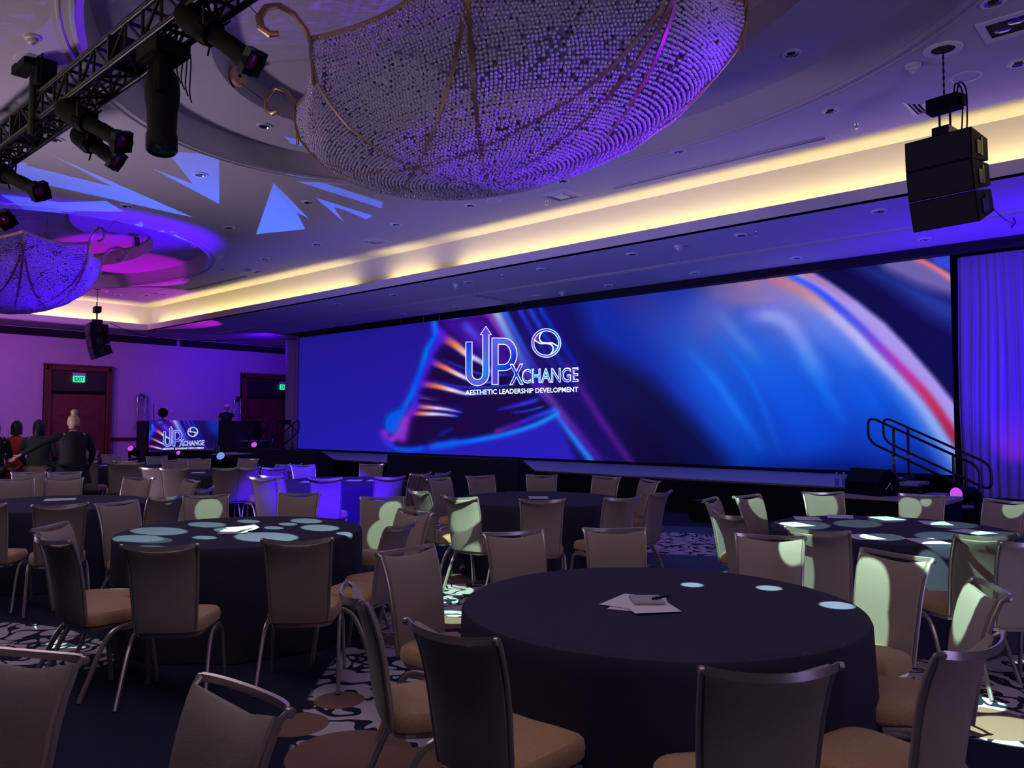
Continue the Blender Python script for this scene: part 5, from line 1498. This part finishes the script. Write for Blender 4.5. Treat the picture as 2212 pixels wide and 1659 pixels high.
p = atz(1397, 1298, ZT+.008)
e = empty('notebook', (p.x, p.y, ZT+.008), .75, label='small grey note pad on top of the papers on the foreground table', cat='notebook')
MB().box((0, 0, .005), (.14, .16, .008)).build('pages', M_paperg, e, smooth=False); MB().box((0, 0, .0098), (.141, .161, .0012)).build('cover', M_paperg, e, smooth=False)
e = empty('pen', (p.x+.05, p.y+.05, ZT+.0245), 1.35, label='dark ballpoint pen lying on the grey note pad', cat='pen')
MB().tube([(-.06, 0, 0), (.045, 0, 0.0), (.062, 0, 0)], [.0055, .0055, .002], 8).build('barrel', M_black, e)
MB().box((-.045, 0, .007), (.035, .003, .003)).build('clip', M_chrome, e, smooth=False)
for k, (px, py, r_) in enumerate(((508, 1148, .9), (518, 1145, .5), (524, 1143, 1.2))):
    paper_px(px, py, r_, 'crumpled white sheet in the pile on the teal circle table, %s' % ('bottom', 'middle', 'curled top one')[k], z=ZT+.004*k, curl=.02 if k else .008)
g = ('left back sheet', 'second back sheet', 'brightly lit back sheet', 'far right back sheet', 'violet sheet at right', 'middle front sheet', 'right front sheet', 'far left wide sheet')
for k, (px, py, r_) in enumerate(((1744, 1120, .5), (1815, 1116, .35), (1914, 1120, .9), (2020, 1130, .5), (2100, 1149, 1.1), (1862, 1160, .9), (2003, 1169, .7), (1716, 1133, 1.0))):
    paper_px(px, py, r_, 'white paper on the right table, the '+g[k])
paper_px(130, 1079, 1.2, 'white paper lying on the dark far left table', w=.3)
paper_px(1163, 1075, .75, 'white paper lying on the middle table behind its near chair')
paper_px(765, 1038, .7, 'white paper on the middle of the blue lit table'); paper_px(668, 1041, .7, 'white paper at the left of the blue lit table'); paper_px(810, 1038, .7, 'small white paper at the right of the blue lit table')
paper_px(428, 1021, .9, 'white paper on the back table'); paper_px(232, 1005, .9, 'white paper on the far table')
p = atz(365, 1012, TH); p = Vector((TABLES['T7'][0][0]-.6, TABLES['T7'][0][1]-.2, 0))
e = empty('paper_stack', (p.x, p.y, TH+.006), .7, label='small stack of white cards on the back table', cat='paper')
for k in range(3): MB().box((0, .004*k, .006+.012*k), (.16, .12, .009), .1*k).build('card', M_paper, e, smooth=False)

# ------------------------------------------------------------------ people
def skin_obj(name, verts, edges, radii, m, parent, root=0, sub=1):
    me = bpy.data.meshes.new(name); me.from_pydata(verts, edges, []); me.update()
    o = bpy.data.objects.new(name, me); COL.objects.link(o); o.parent = parent
    md = o.modifiers.new('skin', 'SKIN'); md.use_smooth_shade = True
    for i, r in enumerate(radii):
        sv = me.skin_vertices[0].data[i]; sv.radius = r if isinstance(r, tuple) else (r, r); sv.use_root = (i == root)
    o.modifiers.new('sub', 'SUBSURF').levels = sub; o.modifiers['sub'].render_levels = sub
    me.materials.append(m)
    return o
def chain(V, E, Rr, start, pts):
    prev = start
    for p, r in pts:
        V.append(tuple(p)); Rr.append(r); E.append((prev, len(V)-1)); prev = len(V)-1
    return prev
def hand(V, E, Rr, wrist, d, n, s=1.0):
    d = Vector(d).normalized(); n = Vector(n).normalized(); side = d.cross(n).normalized(); w = Vector(V[wrist])
    pal = chain(V, E, Rr, wrist, [(w+d*.045*s, (.030*s, .018*s)), (w+d*.085*s, (.034*s, .016*s))])
    c = Vector(V[pal])
    for k, (o_, l) in enumerate(((-.030, .062), (-.010, .074), (.010, .070), (.030, .055))):
        chain(V, E, Rr, pal, [(c+side*o_*s+d*.014*s, .009*s), (c+side*o_*s+d*(.014+l*.5)*s-n*.004, .0085*s), (c+side*o_*s+d*(.014+l*.92)*s-n*.018*s, .0075*s)])
    chain(V, E, Rr, pal-1, [(w+d*.05*s-side*.038*s, .011*s), (w+d*.085*s-side*.055*s-n*.012*s, .009*s)])
def person(loc, rz_, H, lb, top, legs, hair, hairstyle, armL, armR, build=1.0, lean=0.0, sleeve=1.0, shoes=M_black, extra=None, longtop=0.0):
    """local frame: +y is where the body faces; armL/armR: elbow and hand offsets from the shoulder"""
    e = empty('person', loc, rz_, label=lb, cat='person')
    s = H/1.72; b = build
    hip = Vector((0, 0, .93*s)); L = lean
    V = [tuple(hip)]; E = []; Rr = [(.145*s*b, .105*s*b)]
    spine = [((0, L*.25, 1.05*s), (.130*s*b, .10*s*b)), ((0, L*.6, 1.22*s), (.140*s*b, .105*s*b)), ((0, L*.9, 1.36*s), (.145*s*b, .095*s*b)), ((0, L, 1.44*s), (.07*s, .065*s)), ((0, L+.012, 1.50*s), (.052*s, .052*s))]
    chain(V, E, Rr, 0, spine[:3]); chest = len(V)-1
    neck = chain(V, E, Rr, chest, spine[3:])
    sh = {}
    for sg, arm in ((-1, armL), (1, armR)):
        S0 = Vector((sg*.165*s*b, L*.95, 1.385*s)); el = S0+Vector(arm[0]); ha = S0+Vector(arm[1])
        si = chain(V, E, Rr, chest, [(S0, .052*s)]); sh[sg] = (S0, el, ha)
        w = chain(V, E, Rr, si, [(S0.lerp(el, .5), .045*s), (el, .038*s), (el.lerp(ha, .5), .036*s), (ha, .025*s)])
        hand(V, E, Rr, w, ha-el, Vector((-sg, 0, .2)) if abs((ha-el).normalized().x) < .8 else (0, 0, 1), s)
    leg = []
    for sg in (-1, 1):
        P = [((sg*.085*s, 0, .86*s), .095*s*b), ((sg*.095*s, .01, .68*s), .080*s*b), ((sg*.10*s, .02, .48*s), .058*s), ((sg*.10*s, .0, .30*s), .055*s), ((sg*.10*s, -.01, .09*s), .036*s), ((sg*.105*s, .03, .035*s), .034*s), ((sg*.115*s, .13, .026*s), .028*s)]
        leg.append(P); chain(V, E, Rr, 0, P)
    skin_obj('body', V, E, Rr, M_skin, e)
    hd = Vector((0, L+.02, 1.61*s)); k = s
    # head with nose, ears, chin
    rings = []
    for z, w, dy, dd in ((-.115, .030, .045, .030), (-.10, .048, .030, .052), (-.07, .062, .014, .075), (-.03, .071, .004, .090), (.01, .075, -.002, .096), (.05, .074, -.006, .095), (.085, .062, -.008, .082), (.108, .038, -.008, .052), (.118, .012, -.008, .018)):
        R_ = []
        for q in range(20):
            t = 2*math.pi*q/20; x = w*math.cos(t); y = dy+dd*math.sin(t)
            f = max(0, math.sin(t))**14
            if -.04 < z < .02: y += f*(.022 if z < 0 else .008)
            R_.append(hd+Vector((x, y, z))*k)
        rings.append(R_)
    hm = MB().loft(rings); 
    for sg in (-1, 1): hm.lathe([(0, 0), (.014, .004), (.020, .0), (.016, -.012)], hd+Vector((sg*.074, -.004, -.005))*k, 10, (sg, -.2, 0), sy=1.5, cap=False)
    h = hm.build('head', M_skin, e)
    mb = MB()
    for sg in (-1, 1): mb.lathe([(0, .006), (.008, .004), (.011, 0)], hd+Vector((sg*.028, .088, .012))*k, 8, (0, 1, 0), cap=False)
    mb.build('eye', M_black, h)
    MB().box(hd+Vector((0, .084, -.062))*k, (.040, .012, .008)).build('mouth', mat('lips', (.35, .12, .12), .5), h)
    # clothes
    hem = (.93-longtop)*s
    fl_ = 1+.35*(longtop > 0)
    prof_ = [(hem, .172*fl_, .135*fl_), (max(hem+.01, .97*s), .166, .134), (1.06*s, .150, .124), (1.20*s, .160, .130), (1.31*s, .178, .128), (1.38*s, .168, .110), (1.42*s, .125, .088), (1.455*s, .072, .070), (1.465*s, .050, .055)]
    rg = []
    for z, a_, c_ in prof_:
        t_ = min(1, max(0, (z/s-.95)/.5))
        rg.append([(a_*s*b*math.cos(2*math.pi*q/20), L*t_+c_*s*b*math.sin(2*math.pi*q/20), z) for q in range(20)])
    MB().loft(rg).build('top', top, e)
    for sg in (-1, 1):
        S0, el, ha = sh[sg]
        S1 = S0+Vector((-sg*.05, 0, -.01))*s
        P = [S1, S0.lerp(el, .12), S0.lerp(el, .5)]; r_ = [.070*s, .066*s, .058*s]
        if sleeve > .4: P.append(el); r_.append(.052*s)
        if sleeve > .8: P += [el.lerp(ha, .5), el.lerp(ha, .92)]; r_ += [.047*s, .037*s]
        MB().tube(P, r_, 12).build('sleeve', top, e)
    V3 = [(0, 0, .95*s)]; R3 = [(.185*s*b, .145*s*b)]; E3 = []
    for P in leg: chain(V3, E3, R3, 0, [(P[0][0], P[0][1]*1.30), (P[1][0], P[1][1]*1.28), (P[2][0], P[2][1]*1.35), (P[3][0], P[3][1]*1.35), (P[4][0], .058*s)])
    skin_obj('trousers', V3, E3, R3, legs, e)
    for P in leg:
        V4 = [P[5][0][:2]+(.04*s,), (P[6][0][0], P[6][0][1]+.06, .032*s)]
        skin_obj('shoe', [tuple(V4[0]), tuple(V4[1])], [(0, 1)], [(.045*s, .04*s), (.042*s, .03*s)], shoes, e)
    # hair
    if hairstyle != 'none':
        mb = MB(); rg = []
        low = {'bob': -.13, 'long': -.26, 'up': -.045, 'short': -.05}[hairstyle]
        for z in np.linspace(low, .128, 9):
            f = (z-low)/(.128-low)
            w = .088*math.sqrt(max(.02, 1-max(0, (z-.02)/.112)**2)); 
            if hairstyle in ('long', 'bob') and z < 0: w = .092
            if z < -.15: w = .080-.1*(-.15-z)
            R_ = []
            for q in range(20):
                t = 2*math.pi*q/20; x = w*math.cos(t)
                front = math.sin(t) > .15
                yy = -.012+w*1.2*math.sin(t)
                if front and z < .055: yy = min(yy, .020)
                R_.append(hd+Vector((x, yy, z))*k)
            rg.append(R_)
        mb.loft(rg)
        if hairstyle == 'up':
            mb.lathe([(0, -.055), (.035, -.045), (.056, -.01), (.052, .03), (.03, .055), (0, .06)], hd+Vector((0, -.045, .155))*k, 14)
        mb.build('hair', hair, e)
    return e
M_red = mat('red_cloth', (.50, .035, .025), .8, var=.1); M_green = mat('dark_green_cloth', (.035, .055, .05), .85, var=.1); M_khaki = mat('khaki_cloth', (.30, .24, .17), .85)
M_blk = mat('black_cloth', (.010, .009, .014), .85); M_hairb = mat('black_hair', (.010, .008, .010), .45); M_blond = mat('blond_hair', (.48, .36, .22), .5, var=.25, scale=60, bump=.3)
back = lambda a: a
def facing(px):   # heading away from the camera, in radians for +y axis
    d = ray(px, 914); return math.atan2(d.y, d.x)-math.pi/2
def P0(px, D): p = atd(px, 914, D); return (p.x, p.y, 0)
person(P0(160, 12.9), facing(160)+.3, 1.72, 'person in long black top, blond hair pinned up, arm reaching left, seen from behind', M_blk, M_blk, M_blond, 'up', ((-.24, .06, -.10), (-.50, .20, -.30)), ((.10, .02, -.27), (.12, .16, -.46)), build=1.25, lean=.02, longtop=.32)
person(P0(84, 13.3), facing(84)-.2, 1.64, 'person with black bob hair, dark green top and khaki trousers, seen from behind', M_green, M_khaki, M_hairb, 'long', ((-.08, .02, -.27), (-.04, .20, -.42)), ((.08, .04, -.27), (.02, .24, -.38)), build=1.12)
person(P0(36, 13.7), facing(36)-.5, 1.62, 'person in a red outfit with black bob hair at far left', M_red, M_red, M_hairb, 'bob', ((-.08, .02, -.27), (-.02, .22, -.36)), ((.08, .04, -.27), (.06, .26, -.30)), sleeve=.3)
person(P0(-12, 12.9), facing(0)+.1, 1.64, 'person in black cut off by the left edge', M_blk, M_blk, M_hairb, 'bob', ((-.08, .02, -.27), (-.02, .22, -.36)), ((.08, .04, -.27), (.06, .26, -.30)))
pd = bw(459, 900, 1.32)
person((pd.x, pd.y, .50), rz+math.pi, 1.76, 'person in white cap and black shirt with small white text behind the logo booth', M_blk, M_blk, M_hairb, 'short', ((-.12, .05, -.25), (-.02, .22, -.36)), ((.12, .04, -.25), (.02, .24, -.36)), build=1.15, sleeve=.3)
d_ = bpy.data.objects[[o.name for o in bpy.data.objects if o.name.startswith('person')][-1]]
MB().lathe([(.095, 0), (.097, .03), (.085, .075), (.04, .10), (0, .105)], (0, .012, 1.68), 18, cap=False).box((0, .12, 1.69), (.15, .10, .012)).build('cap', M_paper, d_)
me = text_mesh('CREW', .1, 'shirt_print', M_paper, 0, 0, fit=(.0, .0)) if False else None
tag(MB().box((pd.x, pd.y, .25), (1.6, .80, .498), rz).build('booth_riser', M_drape, smooth=False), 'black riser behind the logo booth on which the operator stands', 'platform')
# paper heap on chair rail
p = atz(241, 982, .95)

# ------------------------------------------------------------------ coloured stage light
blue = (.10, .02, 1.0); viol = (.30, .06, 1.0); mag = (.75, .05, 1.0)
def T3(px, py, z): return atz(px, py, z)
# wash over the left wall
spot('wall_wash_violet', (-24.0, 2.0, 4.7), (-30, 8.0, 2.6), (.66, .16, 1.0), 800, 110, .9, .3)
spot('wall_wash_magenta', (-24.5, 6.5, 4.7), (-30, 10.5, 2.2), (.46, .06, 1.0), 420, 100, .9, .3)
spot('wall_wash_blue', (-25.5, 15.2, 4.6), (-30, 16.0, 3.0), (.09, .00, 1.0), 620, 120, .9, .3)
# violet curtain wash
spot('curtain_wash', (0.5, 12.6, .4), (-.5, 16.1, 3.4), (.03, .0, 1.0), 1400, 110, .7, .2)
spot('curtain_wash', (-2.6, 14.4, .35), (-2.4, 16.1, 3.6), (.05, .0, 1.0), 260, 100, .8, .2)
pm_ = aty(2188, 958, 16.1)
spot('curtain_spot', (pm_.x+.1, 15.2, .5), (pm_.x, 16.1, pm_.z), (1.0, .02, .8), 28, 38, 1.0, .05)
# stage ceiling wash, blue
spot('soffit_blue', (-1.2, 13.6, .6), (-2.6, 14.6, 4.85), (.08, .0, 1.0), 650, 120, 1.0, .2)
spot('soffit_blue', (-25.8, 14.2, .7), (-24.0, 14.4, 4.85), (.09, .0, 1.0), 320, 120, 1.0, .2)
# far dome and chandelier
spot('dome_magenta', tuple(FH[0]+Vector((0, 0, .2))), (-23.0, 9.2, 5.9), (.62, .0, 1.0), 1100, 36, .35, .05)
spot('dome_blue', tuple(FH[1]+Vector((0, 0, .25))), (-18.6, 6.3, 6.1), (.07, .0, 1.0), 2600, 64, .5, .05)
spot('patch_magenta', tuple(FH[2]+Vector((0, 0, .2))), tuple(atz(330, 640, HU)), (.62, .02, .9), 900, 34, .25, .05)
spot('patch_magenta_low', tuple(FH[2]+Vector((.1, 0, .2))), tuple(atz(440, 700, HL)), (.95, .0, .95), 260, 13, .15, .03)
# near chandelier, violet from the right
spot('chandelier_violet', (1.8, 11.2, .6), (-4.6, 6.4, 4.8), (.14, .0, 1.0), 8000, 18, .6, .05)
spot('chandelier_magenta', (-1.5, 12.0, .6), (-4.3, 6.6, 4.7), (.9, .02, .8), 300, 14, .8, .05)
spot('dome_violet', (4.5, 10.5, .6), (-1.2, 6.8, 6.0), (.22, .02, 1.0), 800, 30, .7, .05)
# blue pool over the table before the stage
spot('table_blue', (-2.5, 3.1, 4.6), (-9.7, 6.6, .5), (.05, .0, 1.0), 13000, 15, .35, .05)
# added fill lamps with no fixture, brightening room, ceiling, soffit and stage
area('room_fill', (-6.0, 1.2, 4.78), (-6.0, 1.6, 0), (.90, .74, 1.0), 92, 16, 1.2)
area('room_fill_right', (9, 4, 4.6), (-4, 6, 1.0), (.66, .52, 1.0), 55, 6, 3.0)
spot('ceiling_fill', (-14, 1.0, .6), (-9, 7, 5.7), (.74, .58, .90), 850, 120, 1.0, .5)

spot('ceiling_fill', (6, 2.0, .6), (1, 8, 5.7), (.52, .40, 1.0), 800, 120, 1.0, .5)
area('soffit_fill', (-12, 9.5, 3.2), (-12, 14.2, 4.85), (.13, .12, 1.0), 130, 16, .3)
area('stage_fill', (-12, 13.4, 4.78), (-12, 13.6, 0), (.12, .14, 1.0), 110, 18, .5)  # added unseen blue lamp that tints the deck
# pale circles over the tables
def P_(x, y, z): return atz(x, y, z)
def tab(x, y, r): return (P_(x, y, TH+.005), r, 1.0)
items = []
for x, y, r in ((300, 1163, .16), (345, 1147, .19), (448, 1133, .14), (442, 1161, .08), (508, 1145, .15), (577, 1160, .22), (537, 1126, .09), (592, 1140, .075), (622, 1132, .075), (692, 1140, .15), (662, 1125, .13), (745, 1152, .065)):
    items.append(tab(x, y, r*.92)[:2]+(1.05,))
for x, y, r in ((1852, 1131, .19), (1916, 1121, .16), (2060, 1134, .17), (1738, 1134, .20), (1905, 1160, .15), (2030, 1157, .17), (2150, 1155, .16), (2035, 1176, .12)):
    items.append(tab(x, y, r)[:2]+(.30,))
for x, y, r in ((1495, 1263, .058), (1661, 1270, .064), (1808, 1307, .078)): items.append(tab(x, y, r)[:2]+(.62,))
# chair fronts and backs caught by the beam (points on the backs)
for D_x, D_y, yt, r in ((448, 1105, 1084, .12), (690, 1083, 1078, .06), (842, 1110, 1087, .10), (818, 1165, 1087, .12), (358, 1073, 1072, .08), (903, 1100, 1060, .14), (1000, 1150, 1072, .08), (1022, 1188, 1072, .08),
                       (1770, 1090, 1071, .17), (1965, 1100, 1078, .11), (2000, 1083, 1078, .05), (1640, 1100, 1074, .10), (1712, 1183, 1172, .08), (1722, 1172, 1144, .11), (1715, 1230, 1144, .13), (1878, 1345, 1218, .15), (1893, 1440, 1218, .12),
                       (2190, 1095, 1092, .10), (2155, 1235, 1156, .14), (1540, 1180, 1084, .14), (2095, 1310, 1290, .10)):
    t_ = atz(D_x, yt, TOPZ); w_ = min(BACKS, key=lambda b_: (b_[0]-Vector((t_.x, t_.y, 0))).length)
    d_ = ray(D_x, D_y); den = d_.dot(w_[1])
    k_ = (w_[0]+w_[1]*.05-Vector((EYE.x, EYE.y, 0))).dot(w_[1])/den if abs(den) > .25 else Vector((w_[0].x, w_[0].y, 0)).dot(Vector((d_.x, d_.y, 0)))/(d_.x**2+d_.y**2)
    items.append((EYE+d_*k_, r, .17))
for x, y, r in ((985, 1274, .17), (968, 1295, .12), (975, 1333, .18), (965, 1243, .2), (828, 1305, .09), (165, 1358, .16), (150, 1392, .13), (2112, 1520, .14), (2185, 1580, .22), (1580, 1240, .12), (2070, 1395, .12)):
    items.append((P_(x, y, 0.0), r, .40))
lt = spot('gobo_circles', tuple(GL+Vector((0, 0, -.10))), tuple(GL+Vector((-.3, .4, -4))), (.58, 1.0, .70), 9000, 178, .0, .008)
gobo_nodes(lt.data, cones(lt.location, items))
# blue shards over the ceiling
def C_(x, y): return atz(x, y, HU)
TR_ = [[(108, 333), (255, 410), (418, 470)], [(35, 352), (250, 405), (418, 470)], [(35, 352), (35, 385), (418, 470)], [(0, 345), (60, 352), (35, 385)],
       [(361, 327), (474, 334), (474, 441)], [(361, 327), (416, 397), (474, 441)], [(325, 362), (416, 397), (474, 441)],
       [(591, 394), (553, 506), (660, 495)], [(591, 394), (641, 459), (660, 495)], [(591, 394), (668, 473), (641, 459)],
       [(601, 355), (636, 362), (624, 376)], [(636, 362), (640, 374), (624, 376)], [(624, 376), (640, 372), (741, 385)],
       [(641, 392), (695, 394), (772, 401)], [(641, 392), (695, 394), (828, 436)], [(641, 392), (828, 436), (824, 450)],
       [(680, 426), (720, 448), (806, 466)], [(680, 426), (806, 466), (791, 474)], [(680, 426), (722, 449), (743, 480)],
       [(0, 420), (60, 455), (268, 457)], [(0, 440), (230, 434), (268, 457)], [(0, 418), (130, 440), (268, 457)],
       [(270, 488), (304, 479), (312, 486)], [(270, 486), (320, 495), (405, 504)], [(330, 500), (380, 506), (410, 520)]]
gpos = FH[1]+Vector((.1, -.1, .35))
l2 = spot('gobo_shards', tuple(gpos), (-15.5, 6.0, HU), (.035, .13, 1.0), 2100, 150, .0, .006)
l2b = tris(Vector(gpos), [[C_(*p) for p in t] for t in TR_])
gobo_nodes(l2.data, l2b)
